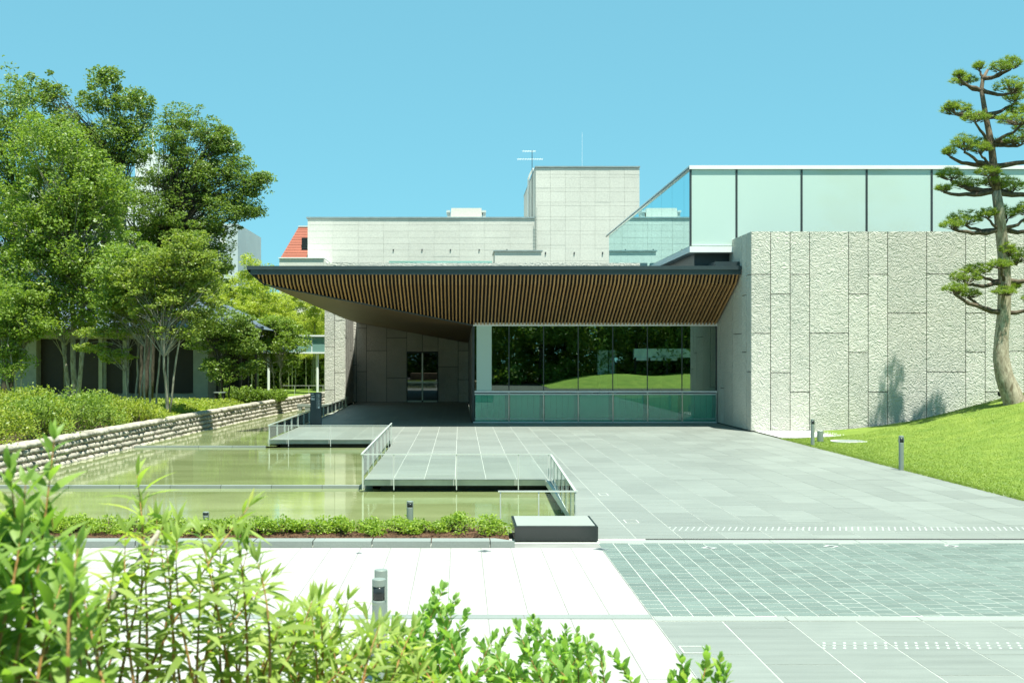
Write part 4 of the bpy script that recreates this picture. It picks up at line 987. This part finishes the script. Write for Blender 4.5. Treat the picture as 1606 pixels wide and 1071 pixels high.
# ------------------------------------------------------------------ trees
def bez(a, b, c, n): return [a*(1-t)**2+b*2*t*(1-t)+c*t*t for t in [i/(n-1) for i in range(n)]]
def tree(name, label, cat, px, Y, zb, stems, ells, leaf, leafmat, barkmat, ncl, per, r0, group=None, clr=0.55, flat=0.85, lens=1.0):
    """stems: list of (dx at base, px of fork, py of fork); ells: crown masses (px, py, rx, ry) at distance Y"""
    base = Vector((gx(px,Y), Y, zb)); t = thing(name, label, cat, base, group)
    forks = []; tr = MB()
    for (ddx, fx, fy, rr) in stems:
        fk = U(fx,fy,Y); fk.y += random.uniform(-.6,.6)
        b0 = base+Vector((ddx, random.uniform(-.12,.12), -0.15))
        mid = (b0+fk)/2+Vector((random.uniform(-.25,.25)+ (b0.x-fk.x)*0.15, random.uniform(-.2,.2), 0))
        P = bez(b0, mid, fk, 8); P = [p+Vector((random.uniform(-.03,.03),random.uniform(-.03,.03),0)) for p in P]
        tr.tube(P, [rr*0.82*(1.15-0.55*i/7) for i in range(8)], 7); forks.append((fk, rr*0.6, P))
    Cs = []
    wts = [e[2]*e[3] for e in ells]; tot = sum(wts)
    for e, wt in zip(ells, wts):
        c = np.array(U(e[0],e[1],Y)); rx, rz = e[2]/F*Y, e[3]/F*Y; ry = max(rx, rz)*0.8
        k = max(2, int(round(0.85*ncl*wt/tot)))
        for _ in range(k):
            p = rng.normal(size=3); p /= np.linalg.norm(p); p *= rng.uniform(0.35,1.0)**0.6
            Cs.append((Vector(c+p*np.array((rx,ry,rz))), 1.0))
        for _ in range(int(k*1.1)+4):
            p = rng.normal(size=3); p /= np.linalg.norm(p); p *= rng.uniform(0.92,1.28)
            Cs.append((Vector(c+p*np.array((rx,ry,rz))), rng.uniform(0.28,0.55)))
    tk = obj('trunk', tr, barkmat, t, True)
    lb = MB(); arr = []
    for c, rm in Cs:
        fk, rr, P = min(forks, key=lambda f: (f[0]-c).length+ (2 if f[0].z > c.z else 0))
        k = random.choice([5,6,7,7]); st = P[k] if c.z > P[k].z else P[4]
        mid = st*0.45+c*0.55+Vector((random.uniform(-.3,.3),random.uniform(-.3,.3),0.25*abs(c.x-st.x)))
        if random.random() < 0.75: lb.tube(bez(st, mid, c, 5), [rr*0.5,rr*0.38,rr*0.27,rr*0.18,0.008], 4, False)
        r = clr*random.uniform(0.7,1.6)*rm
        arr.append(clump_points(np.array(c), (r*1.15,r*1.15,r*flat), int(per*2.4*random.uniform(0.5,1.5)*rm**1.6)+4))
    obj('branches', lb, barkmat, t, True)
    C = np.concatenate(arr)
    o = put('crown', numesh('crown', leaf_arrays(C, leaf*1.08, 0.35, 0.55*lens, 0.25), LEAF_F, 4, leafmat), t)
    return t
GT = 0.40
tree('broadleaf_tree','tall dark leafed tree at the far left edge with crown leaving the frame','tree', 6, 60, GT,
     [(0,8,420,0.22),(0.3,30,330,0.14)], [(-5,165,45,60),(-20,260,70,70),(10,230,40,50),(5,350,60,70),(-30,430,60,70),(25,450,45,60)], 0.16, M['leaf_dark'], M['bark_dark'], 105, 95, .2, clr=0.75)
tree('broadleaf_tree','tallest tree left of centre with rounded top knobs against the sky','tree', 172, 67, GT,
     [(0,170,330,0.20),(0.2,190,260,0.12)], [(60,150,30,28),(82,150,12,30),(100,215,50,40),(155,145,28,32),(170,130,18,18),(205,170,30,38),(222,158,14,14),(160,215,55,45),(215,225,22,30),(130,290,80,60)], 0.17, M['leaf_dark'], M['bark_dark'], 125, 90, .2, clr=0.62)
tree('broadleaf_tree','mid green multi stemmed tree with pale trunks rising from the azalea hedge','tree', 114, 52, GT,
     [(-0.05,80,470,0.12),(0.1,110,380,0.15),(0.2,135,420,0.12),(0.0,95,500,0.09),(0.25,150,470,0.08)],
     [(70,230,55,45),(95,300,70,60),(55,340,50,60),(120,380,70,70),(70,430,60,60),(150,300,50,60),(115,480,75,40),(160,430,50,50)], 0.15, M['leaf_mid'], M['bark_pale'], 190, 95, .2, clr=0.62)
tree('zelkova_tree','wide spreading tree whose right branches reach out level over the roof','tree', 226, 60, GT,
     [(0,240,400,0.20),(0.3,270,330,0.14),(-0.2,215,420,0.12)],
     [(300,190,35,22),(275,185,14,16),(325,205,22,16),(262,225,30,25),(310,235,45,30),(345,225,18,20),(290,285,55,40),(340,290,45,25),(385,285,28,8),(360,262,15,18),(300,340,65,40),(355,325,38,18),(385,330,22,8),(375,310,10,12),(300,400,55,50),(330,420,25,30),(240,330,55,60),(215,400,50,60),(330,380,22,25),(335,450,25,20),(402,283,15,4),(408,278,9,4),(395,334,16,4),(376,252,13,6),(366,232,9,6),(352,208,8,6),(398,300,8,7)], 0.13, M['leaf_dark'], M['bark_dark'], 250, 100, .2, clr=0.55, flat=0.6)
tree('young_maple','slim clump of pale stems with layered leaves in front of the dark windows','tree', 206, 48, GT,
     [(-0.2,200,520,0.05),(0.0,205,530,0.05),(0.15,215,500,0.055),(0.3,232,520,0.045)], [(175,522,45,8),(165,545,40,6),(200,500,45,14),(215,470,45,25),(185,560,30,6)], 0.13, M['leaf_olive'], M['bark_pale'], 60, 60, .1, clr=0.42, flat=0.3)
tree('young_maple','leaning pale stemmed tree just right of the slim clump','tree', 234, 47, GT,
     [(0.0,240,480,0.06),(0.25,262,490,0.05),(-0.12,232,500,0.05)], [(235,450,45,35),(205,420,45,45),(260,470,40,25),(180,460,35,30)], 0.13, M['leaf_mid'], M['bark_pale'], 80, 70, .1, clr=0.45, flat=0.5)
tree('young_tree','light olive tree on one pale trunk standing in the ground cover','tree', 263, 46, GT,
     [(0,262,520,0.075),(0.06,300,420,0.05),(-0.03,262,430,0.05)], [(270,420,55,40),(300,400,35,40),(250,470,50,35),(305,460,45,35),(285,510,45,20),(230,440,40,30)], 0.12, M['leaf_olive'], M['bark_pale'], 130, 75, .1, clr=0.45, flat=0.5)
tree('young_tree','small dark bushy tree in front of the veranda','tree', 350, 57, GT,
     [(0,340,540,0.07),(0.3,365,560,0.05)], [(345,505,42,30),(330,530,35,25),(370,530,30,25),(385,560,22,22),(350,580,30,18)], 0.13, M['leaf_dark'], M['bark_dark'], 75, 85, .1, clr=0.5, flat=0.5)
tree('young_tree','thin light green tree beside the glass corridor','tree', 440, 68, GT,
     [(0,440,560,0.06),(-0.45,428,570,0.05)], [(440,540,35,22),(415,520,28,20),(455,525,22,18),(400,545,20,18),(430,510,25,14),(448,570,20,10)], 0.14, M['leaf_mid'], M['bark_pale'], 70, 70, .1, clr=0.5, flat=0.5)
tree('young_tree','low twiggy tree at the left margin in front of the siding','tree', 28, 50, GT,
     [(0,20,540,0.06),(0.25,38,530,0.04),(-0.2,5,540,0.06)], [(20,480,45,35),(45,510,30,20),(5,530,30,30),(20,570,20,25)], 0.13, M['leaf_mid'], M['bark_pale'], 70, 70, .1, clr=0.5, flat=0.5)

# bamboo
def bamboo(h, seed):
    r = random.Random(seed); t = thing('bamboo', 'yellow green bamboo in the grove behind the glass corridor', 'bamboo', (0,0,0), 'bamboo of the grove behind the corridor')
    bend = Vector((r.uniform(-.6,.6), r.uniform(-.5,.5), 0))
    P = [Vector((bend.x*(i/9)**3*1.6, bend.y*(i/9)**3*1.6, h*i/9-(0.3*(i/9)**4))) for i in range(10)]
    obj('culm', MB().tube(P, [0.06-0.0055*i for i in range(10)], 6), M['culm'], t, True)
    arr = []
    for i in range(46):
        f = r.uniform(0.36,1.0)**0.8; k = min(8.99, f*9); p = P[int(k)].lerp(P[int(k)+1], k-int(k))
        a = r.uniform(0,6.28); L = r.uniform(0.2,1.5)*(1.15-f*0.75)
        c = p+Vector((math.cos(a)*L, math.sin(a)*L, -0.12*L))
        arr.append(clump_points(np.array(c), (0.46,0.46,0.28), 85))
    C = np.concatenate(arr)
    put('foliage', numesh('foliage', leaf_arrays(C, 0.2, 0.3, 0.32, 0.35), LEAF_F, 4, M['leaf_bamboo']), t)
    return t
protos = [bamboo(8.8,1), bamboo(9.6,2), bamboo(7.8,3)]
bspots = []
r_ = random.Random(21)
for i in range(44):
    Y = 80+r_.uniform(0,14)
    px = 320+ (i/43)*215+r_.uniform(-8,8)
    bspots.append((px,Y))
for i,(px,Y) in enumerate(bspots):
    loc = (gx(px,Y), Y, 0.2); sc = r_.uniform(0.78,1.0)*(1.10 if r_.random() < 0.22 else 1.0)
    if px > 440: sc *= 0.86
    if i < 3:
        o = protos[i]; o.matrix_basis = Matrix.Translation(loc)
    else: copy_tree(protos[i%3], loc, r_.uniform(0,6.28), sc)

N = 26000; C = np.stack([rng.uniform(gx(310,91),gx(525,91),N), rng.uniform(88.5,92.5,N), 0.1+rng.uniform(0,1,N)*rng.uniform(3.2,5.6,N)],1)
ug = put('undergrowth', numesh('undergrowth', leaf_arrays(C, 0.42, 0.3, 0.5, 0.2), LEAF_F, 4, M['leaf_dark'])); tag(ug, 'shaded dark undergrowth behind the bamboo stems', 'undergrowth', kind='stuff')
# pine
YPn = 39.25
pt = [(1592,640,17),(1583,615,15.5),(1574,590,13.5),(1570,560,12),(1572,530,10.5),(1577,490,10),(1578,440,9.5),(1575,400,9),(1569,360,8.5),(1565,330,8),(1560,300,7),(1556,262,6),(1553,225,5.2),(1546,180,4.2),(1541,140,3.4),(1544,122,2.8),(1552,108,2)]
pb_ = U(1590,638,YPn)
pine = thing('garden_pine', 'tall cloud pruned pine with curving trunk on the mound at right', 'pine tree', pb_)
TP = [U(a,b,YPn)+Vector((0,0.12*math.sin(b/60.0),0)) for a,b,_ in pt]
obj('trunk', MB().tube([TP[0]+Vector((0.1,0,-0.4))]+TP[:11], [19/F*YPn]+[r/F*YPn for _,_,r in pt[:11]], 12), M['bark_pine'], pine, True)
obj('upper_trunk', MB().tube(TP[10:], [r/F*YPn*0.97 for _,_,r in pt[10:]], 10), M['bark_upper'], pine, True)
pads = [(1522,123,20,8),(1502,120,10,5) ,(1562,112,16,8),(1582,103,18,10),(1540,104,9,6),(1505,172,24,10),(1522,190,22,9),(1490,170,10,8),(1580,142,26,12),(1600,150,16,10),(1600,172,14,10),(1585,196,36,11),(1618,200,25,12),
        (1505,232,20,13),(1530,238,18,9),(1490,240,10,7),(1556,226,22,10),(1588,226,24,10),(1500,272,20,10),(1524,288,22,10),(1484,296,12,5),(1560,288,22,11),(1585,296,20,11),(1540,275,18,7),
        (1545,338,15,8),(1518,345,26,12),(1492,356,18,7),(1585,335,22,10),(1610,332,20,12),(1578,395,12,10),(1600,405,22,13),(1540,424,22,9),(1560,418,18,7),(1515,438,22,11),(1494,456,18,9),(1525,462,18,7),(1565,460,18,7),(1590,450,12,8),
        (1640,230,26,12),(1650,290,28,14),(1645,345,26,12),(1648,420,30,14),(1630,470,24,10)]
limbs = MB(); tl_ = []
for (cx,cy,rx,ry) in pads:
    c = U(cx,cy,YPn); dpt = random.uniform(-0.7,0.7)*(rx/26); c.y += dpt
    k = min(range(1,len(pt)-1), key=lambda i: abs(pt[i][1]-(cy+ (14 if abs(cx-pt[i][0])>15 else 4)))+0.0)
    s = TP[k]; e = c-Vector((0,0,ry/F*YPn*0.7))
    mid = (s+e)/2+Vector((random.uniform(-.08,.08),0,-0.10-0.06*abs(cx-pt[k][0])/30))
    r0 = (2.6+abs(cx-pt[k][0])*0.02)/F*YPn
    P = bez(s, mid, e, 8); P = [p+Vector((random.uniform(-.03,.03),random.uniform(-.03,.03),random.uniform(-.035,.035)))*(0 if i in (0,) else 1) for i,p in enumerate(P)]
    limbs.tube(P, [r0*(1.1-0.085*i) for i in range(8)], 6, False)
    RX, RZ = rx/F*YPn*1.03, ry/F*YPn*1.05
    nt_ = int(45+RX*RZ*640)
    for q in range(nt_):
        a = random.uniform(0,6.28); rr = math.sqrt(random.random()); h_ = math.sqrt(max(0,1-rr*rr))
        p = c+Vector((math.cos(a)*rr*RX*1.05, math.sin(a)*rr*RX*0.8, h_*RZ*random.uniform(-0.45,1.35)))
        tl_.append(p)
        if q % 5 == 0: limbs.tube([e.lerp(c,0.2)*0.6+p*0.4-Vector((0,0,0.05)) if random.random()<0.6 else e, p-Vector((0,0,0.03))], [0.018,0.006], 4, False)
obj('limbs', limbs, M['bark_limb'], pine, True)
TPn = np.array([tuple(p) for p in tl_]); nn = 22; N = len(TPn)*nn
B = np.repeat(TPn, nn, 0); d = rng.normal(size=(N,3)); d[:,2] = np.abs(d[:,2])*0.9+0.15; d = unit(d)
Ln = rng.uniform(0.08,0.17,(N,1)); sdv = unit(np.cross(d, rng.normal(size=(N,3))))*0.0065
put('needles', numesh('needles', np.stack([B-sdv, B+sdv, B+d*Ln+sdv*0.3],1), [(0,1,2)], 3, M['needle']), pine)

# ------------------------------------------------------------------ shrubs
def shrub(name, label, cat, c, r, n, leaf, mat, group=None, stems=True, aspect=0.55):
    """c: base centre; r: radii; leaves on a lumpy shell"""
    t = thing(name, label, cat, c, group)
    k = 14; cl = []
    for _ in range(k):
        a = random.uniform(0,6.28); e = math.asin(random.uniform(0.05,1.0)); s = random.uniform(0.55,0.85)
        cl.append((c[0]+math.cos(a)*math.cos(e)*r[0]*s, c[1]+math.sin(a)*math.cos(e)*r[1]*s, c[2]+math.sin(e)*r[2]*s+r[2]*0.1))
    sm = MB()
    for q in cl: sm.tube([(c[0]+(q[0]-c[0])*0.1,c[1]+(q[1]-c[1])*0.1,c[2]-0.03),tuple(Vector(c).lerp(Vector(q),0.5)+Vector((0,0,0.04))),q],[0.018,0.012,0.004],4,False)
    obj('stems', sm, M['bark_limb'], t)
    arr = [clump_points(np.array(q), (r[0]*0.42,r[1]*0.42,r[2]*0.34), n//k) for q in cl]
    C = np.concatenate(arr); C[:,2] = np.maximum(C[:,2], c[2]+0.02)
    outw = unit(C-np.array(c))
    put('foliage', numesh('foliage', leaf_arrays(C, leaf, 0.5, aspect, -0.25, outw), LEAF_F, 4, mat), t)
    return t
# low shrubs in the strip by the pond
x = -11.3; i = 0
while x < 0.62:
    rw_ = random.uniform(0.26,0.38); xc = x+rw_*0.7
    nm = 'rounded low green shrub in the row between the kerb and front pool'
    if x+rw_*1.35 >= 0.62: nm = 'last low shrub of the strip touching the black granite block'
    shrub('low_shrub', nm, 'shrub', (xc, 18.02+random.uniform(-.12,.12), 0.05), (rw_,0.42,random.uniform(0.21,0.29)), 1100, 0.05, M['leaf_strip'], 'low shrubs of the pond side strip')
    x += rw_*1.35; i += 1
# azalea hedge on the left bank
k = 0
for row, (off, n_) in enumerate(((1.35,9),(2.9,9),(4.6,9),(6.4,8))):
    for i in range(n_):
        y = 30.0+i*(15.0/n_)+row*0.6+random.uniform(-.4,.4)
        if y > 44.5-row*0.4: continue
        x = bankx(y)-off+random.uniform(-.3,.3)
        s = 1.0-0.35*sst(38,45,y)
        shrub('azalea_bush', 'dense yellow green bush in the hedge mass above the stone bank', 'bush', (x,y,0.38),
              (1.05,1.05,(1.22+0.16*row)*s*random.uniform(0.85,1.1)), 2300, 0.10, M['leaf_azalea'] if random.random()<0.68 else M['leaf_mid'], 'azalea bushes of the bank hedge')
# ground cover and hedge further along
N = 15000; yy_ = rng.uniform(43,57,N); xx_ = np.array([bankx(a) for a in yy_])-0.75-rng.uniform(0,1,N)**1.3*4.6
C = np.stack([xx_,yy_,0.38+rng.uniform(0,0.42,N)*np.minimum(1,(-(xx_-np.array([bankx(a) for a in yy_]))-0.5)/0.8)],1)
gcv = put('ground_cover', numesh('ground_cover', leaf_arrays(C, 0.13, 0.5, 0.5, -0.2), LEAF_F, 4, M['leaf_azalea'])); tag(gcv, 'low yellow green ground cover behind the stone bank', 'ground cover', kind='stuff')
hpx = [358,372,386,400,414,428,438]
for i,px in enumerate(hpx):
    Y = 61+random.uniform(-.3,.3)
    shrub('hedge_bush', 'dark glossy bush in the short hedge left of the corridor', 'bush', (gx(px,Y),Y,0.38), (0.55,0.5,0.80 if i<5 else 0.7), 900, 0.13, M['leaf_dark'] if i%2 else M['leaf_mid'], 'bushes of the short dark hedge')

# ------------------------------------------------------------------ trees behind the viewpoint (mirrored in the lobby glass)
def backtree(seed):
    t = thing('shade_tree', 'dark tree behind the viewpoint, seen mirrored in the lobby glass', 'tree', (0,0,0), 'trees mirrored in the lobby glass')
    r = random.Random(seed)
    obj('trunk', MB().tube([(0,0,-0.3),(0.1,0,2.0),(0,0.1,4.5),(0.1,0,7)],[0.25,0.2,0.15,0.06],7), M['bark_dark'], t, True)
    arr = [clump_points(np.array((r.gauss(0,2.2),r.gauss(0,1.6),r.uniform(0.4,12.5))), (1.2,1.2,0.9), 80) for _ in range(110)]
    put('crown', numesh('crown', leaf_arrays(np.concatenate(arr), 0.40, 0.5, 0.55, 0.2), LEAF_F, 4, M['leaf_dark']), t); return t
bt = [backtree(3), backtree(4)]
k = 0
for row, y in ((0,-22),(1,-28),(2,-34)):
    for i in range(11):
        loc = (-26+i*5.6+row*3+r_.uniform(-1,1), y+r_.uniform(-1.5,1.5), -0.3)
        if k < 2: bt[k].matrix_basis = Matrix.Translation(loc)
        else: copy_tree(bt[k%2], loc, r_.uniform(0,6.28), r_.uniform(0.85,1.2))
        k += 1
t = thing('gate_pillar', 'pale rendered pillar behind the viewpoint, mirrored upright in the lobby glass', 'pillar', (14.6,-18.6,0))
obj('shaft', MB().box(13.9,14.9,-19.2,-18.6,-0.1,3.5), M['pale'], t); obj('side_fin', MB().box(15.05,15.6,-19.2,-18.7,-0.1,3.5), M['plaster2'], t)
t = thing('pavilion', 'low pale pavilion behind the viewpoint, mirrored in the lobby glass', 'pavilion', (20,-19,0))
obj('fascia', MB().box(17.6,24.5,-19.6,-18.9,2.75,3.65), M['pale'], t)
for i in range(3): obj('eave_block', MB().box(17.8+i*1.45,19.0+i*1.45,-19.0,-18.6,2.45,2.74), M['white_metal'], t)
for x in (17.8,21.0,24.2): obj('post', MB().box(x-.1,x+.1,-19.4,-19.2,-0.1,2.74), M['wood_dark'], t)
struct('back_ground', MB().box(-60,80,-60,1.2,-0.5,0.0), M['asphalt'])
mb = MB(); gxx = [8+i*1.2 for i in range(20)]; gyy = [-19+i*1.0 for i in range(15)]
mb.add([(x,y,0.01+1.15*sst(7.5,13,x)*sst(-5,-12,y)*(0.9+0.1*math.sin(x*0.9))) for y in gyy for x in gxx], [(j*20+i,j*20+i+1,(j+1)*20+i+1,(j+1)*20+i) for j in range(14) for i in range(19)])
struct('back_mound', mb, M['lawn'], True)

# ------------------------------------------------------------------ foreground shrubs
struct('front_bed', MB().prism([(-6,0.4),(2.2,0.4),(2.2,5.6),(-6,5.6)], -0.5, 0.85), M['earth'])
def leaf_mesh(name, mat, prof, fold=0.25, curl=0.25, twist=0.0):
    """one leaf along +y, length 1; prof: half widths at stations; folded along the midrib and curling down"""
    n = len(prof); vs = []; fs = []
    for i, wdt in enumerate(prof):
        t = i/(n-1); z = -curl*t*t; tw = twist*t
        for s in (-1,0,1):
            vs.append((s*wdt*math.cos(tw), t, z+abs(s)*wdt*fold+s*wdt*math.sin(tw)))
    for i in range(n-1):
        for j in range(2):
            a = i*3+j; fs.append((a,a+1,a+4,a+3))
    return MB().add(vs, fs).mesh(name, mat, True)
LONG = [leaf_mesh('leaf', M['fore_leaf_long'], [0.012,0.065,0.098,0.09,0.055,0.004], 0.3, c, tw) for c, tw in ((0.12,0.2),(0.35,-0.3),(0.6,0.15))]
BROAD = [leaf_mesh('leaf', M['fore_leaf'], [0.015,0.10,0.145,0.13,0.075,0.004], 0.25, c, tw) for c, tw in ((0.1,0.2),(0.3,-0.25),(0.5,0.1))]
ROUND = [leaf_mesh('leaf', M['fore_leaf_round'], [0.02,0.17,0.25,0.24,0.14,0.004], 0.2, c, tw) for c, tw in ((0.05,0.2),(0.2,-0.2),(0.35,0.1))]
def frame(d, nrm):
    y = Vector(d).normalized(); z = Vector(nrm)-y*Vector(nrm).dot(y)
    if z.length < 1e-4: z = y.orthogonal()
    z.normalize(); x = y.cross(z)
    return Matrix(((x.x,y.x,z.x,0),(x.y,y.y,z.y,0),(x.z,y.z,z.z,0),(0,0,0,1)))
def fshrub(label, shoots, meshes, size, step, up, limit=298, mat=M['twig'], rad=0.004, droop=0.0, whorl=0, spread=1.0):
    """shoots: (px0,py0,px1,py1,Y0,Y1) from a point below the frame to the tip; leaves set singly along each shoot"""
    c0 = U(shoots[0][0], shoots[0][1], shoots[0][4])
    t = thing('foreground_shrub', label, 'shrub', (c0.x, c0.y, 0.85)); recs = []
    for (a,b,c,d,Y0,Y1) in shoots:
        s, e = U(a,b,Y0), U(c,d,Y1)
        L = (e-s).length; mid = (s+e)/2+Vector((random.uniform(-.05,.05)*L*2, random.uniform(-.05,.05)*L*2, droop*L+random.uniform(-.03,.06)*L))
        P = bez(s, mid, e, 9)
        foot = Vector((s.x*0.85+c0.x*0.15, s.y, 0.84))
        PP = ([foot, (foot+s)/2+Vector((random.uniform(-.03,.03),0,0))] if s.z > 1.0 else [])+P
        n = len(PP); obj('stem', MB().tube(PP, [rad*(1.5-1.25*i/(n-1)) for i in range(n)], 5, False), mat, t, True)
        k = max(3, int(L/step)); ph = random.uniform(0,6.28)
        for i in range(k):
            f = 0.06+0.94*(i+random.uniform(-.3,.3))/k; f = min(0.999, max(0.01,f)); q = f*8; j = min(7,int(q)); p = P[j].lerp(P[j+1], q-j); ax = (P[j+1]-P[j]).normalized()
            for s2 in range(2 if whorl else 1):
                ang = ph+i*2.4+s2*math.pi; o1 = ax.orthogonal().normalized(); o1 = Quaternion(ax, ang) @ o1
                dr = (o1*spread+ax*(0.45+0.6*f)+Vector((0,0,up))).normalized()
                sz = size*random.uniform(0.6,1.25)*(0.55+0.45*math.sin(math.pi*min(1,(1.12-f)*1.1)) if f > 0.55 else 1.0)
                nm = ax*0.6+Vector((random.uniform(-.5,.5),-0.25+random.uniform(-.5,.5),0.8))
                recs.append((p, dr, nm, sz))
        for s2 in range(3):
            dr = ((P[-1]-P[-2]).normalized()+Vector((random.uniform(-.5,.5),random.uniform(-.5,.5),0.15))).normalized(); recs.append((P[-1], dr, Vector((0,-.5,.5)), size*0.55))
    recs.sort(key=lambda r: 0 if (r[0].y > 0.5 and VY+F*(H-r[0].z)/r[0].y < 1080) else 1)
    restv = MB()
    for i, (p, dr, nm, sz) in enumerate(recs):
        mx = Matrix.Translation(p) @ frame(dr, nm) @ Matrix.Scale(sz, 4); me = random.choice(meshes)
        if i < limit: put('leaf', me, t, mx)
        else: restv.add([mx @ v.co for v in me.vertices], [tuple(pg.vertices) for pg in me.polygons])
    if restv.v:
        o = obj('leaves', restv, meshes[0].materials[0], t, True); o['kind'] = 'stuff'
    return t
rs = random.Random(99)
def fan(x0, x1, tips, n, ybase, Y, dY=0.3, lean=60, jit=45):
    """n shoots whose tips follow the silhouette 'tips' [(px,py)...]"""
    out = []
    for i in range(n):
        u = (i+0.5)/n; px = x0+(x1-x0)*u
        for (a,b),(c,d) in zip(tips, tips[1:]):
            if a <= px <= c: py = b+(d-b)*(px-a)/(c-a); break
        else: py = tips[-1][1]
        py += rs.uniform(0, jit*2)*(0.0 if i % 3 == 0 else 1.0); yy = Y+rs.uniform(-dY,dY)
        out.append((px+rs.uniform(-lean,lean), ybase, px+rs.uniform(-12,12), py, yy+rs.uniform(-.1,.1), yy))
    return out
fshrub('tall shoots with broad pointed leaves in the bottom left corner',
       [(20,1120,85,690,2.35,2.45),(60,1120,15,735,2.4,2.3),(110,1130,62,800,2.4,2.6),(-30,1100,40,760,2.2,2.3),(-20,1130,-5,800,2.2,2.3),(140,1130,110,860,2.5,2.6),(60,1130,100,900,2.4,2.4),(0,1130,35,880,2.2,2.3)]
       + fan(-20,150,[(-20,830),(60,800),(150,900)],12,1130,2.4,0.35), BROAD, 0.082, 0.030, 0.25, whorl=1, spread=0.8)
fshrub('drooping narrow leaved shrub with a bare brown branch at lower left',
       [(180,1110,255,825,2.9,3.0),(230,1120,215,745,3.0,3.1),(200,1120,390,795,3.0,3.2),(260,1120,425,905,3.0,3.2),(300,1120,345,850,3.1,3.2),(150,1110,180,905,2.8,2.9)]
       + fan(120,440,[(120,880),(180,900),(220,800),(330,840),(400,850),(440,930)],20,1125,3.05,0.35), LONG, 0.105, 0.033, -0.35, droop=0.12, whorl=1)
ds = bpy.data.objects['foreground_shrub.001']
bp = [U(60,1140,2.9), U(108,1038,2.92), U(150,975,2.95), U(205,900,2.98), U(250,832,3.0)]
obj('bare_branch', MB().tube(bp, [0.011,0.010,0.0085,0.0075,0.006], 7).tube([bp[1], U(160,1000,2.9), U(205,985,2.85)], [0.007,0.005,0.003], 5), M['bark_pale'], ds, True)
fshrub('bushy narrow leaved shrub at the bottom centre below the bollards',
       fan(420,660,[(420,985),(470,950),(530,930),(600,985),(660,985)],30,1120,3.3,0.35,120,40), LONG, 0.092, 0.028, 0.15, whorl=1)
fshrub('bright round leaved shrub at the bottom right of the foliage',
       fan(610,960,[(610,975),(650,965),(690,915),(735,945),(770,1000),(830,970),(870,985),(910,995),(960,1030)],48,1115,3.9,0.35,80,40), ROUND, 0.045, 0.017, 0.35, whorl=1, rad=0.003, spread=0.75)
fshrub('small separate sprigs of round leaves rising from the bottom edge',
       [(1075,1110,1068,1035,3.9,3.9),(1090,1110,1110,1022,3.9,3.95),(1120,1110,1130,1032,3.9,3.9),(1130,1115,1142,1050,3.9,3.9),(1060,1110,1055,1060,3.9,3.9)], ROUND, 0.05, 0.018, 0.35, whorl=1, rad=0.003, spread=0.75)
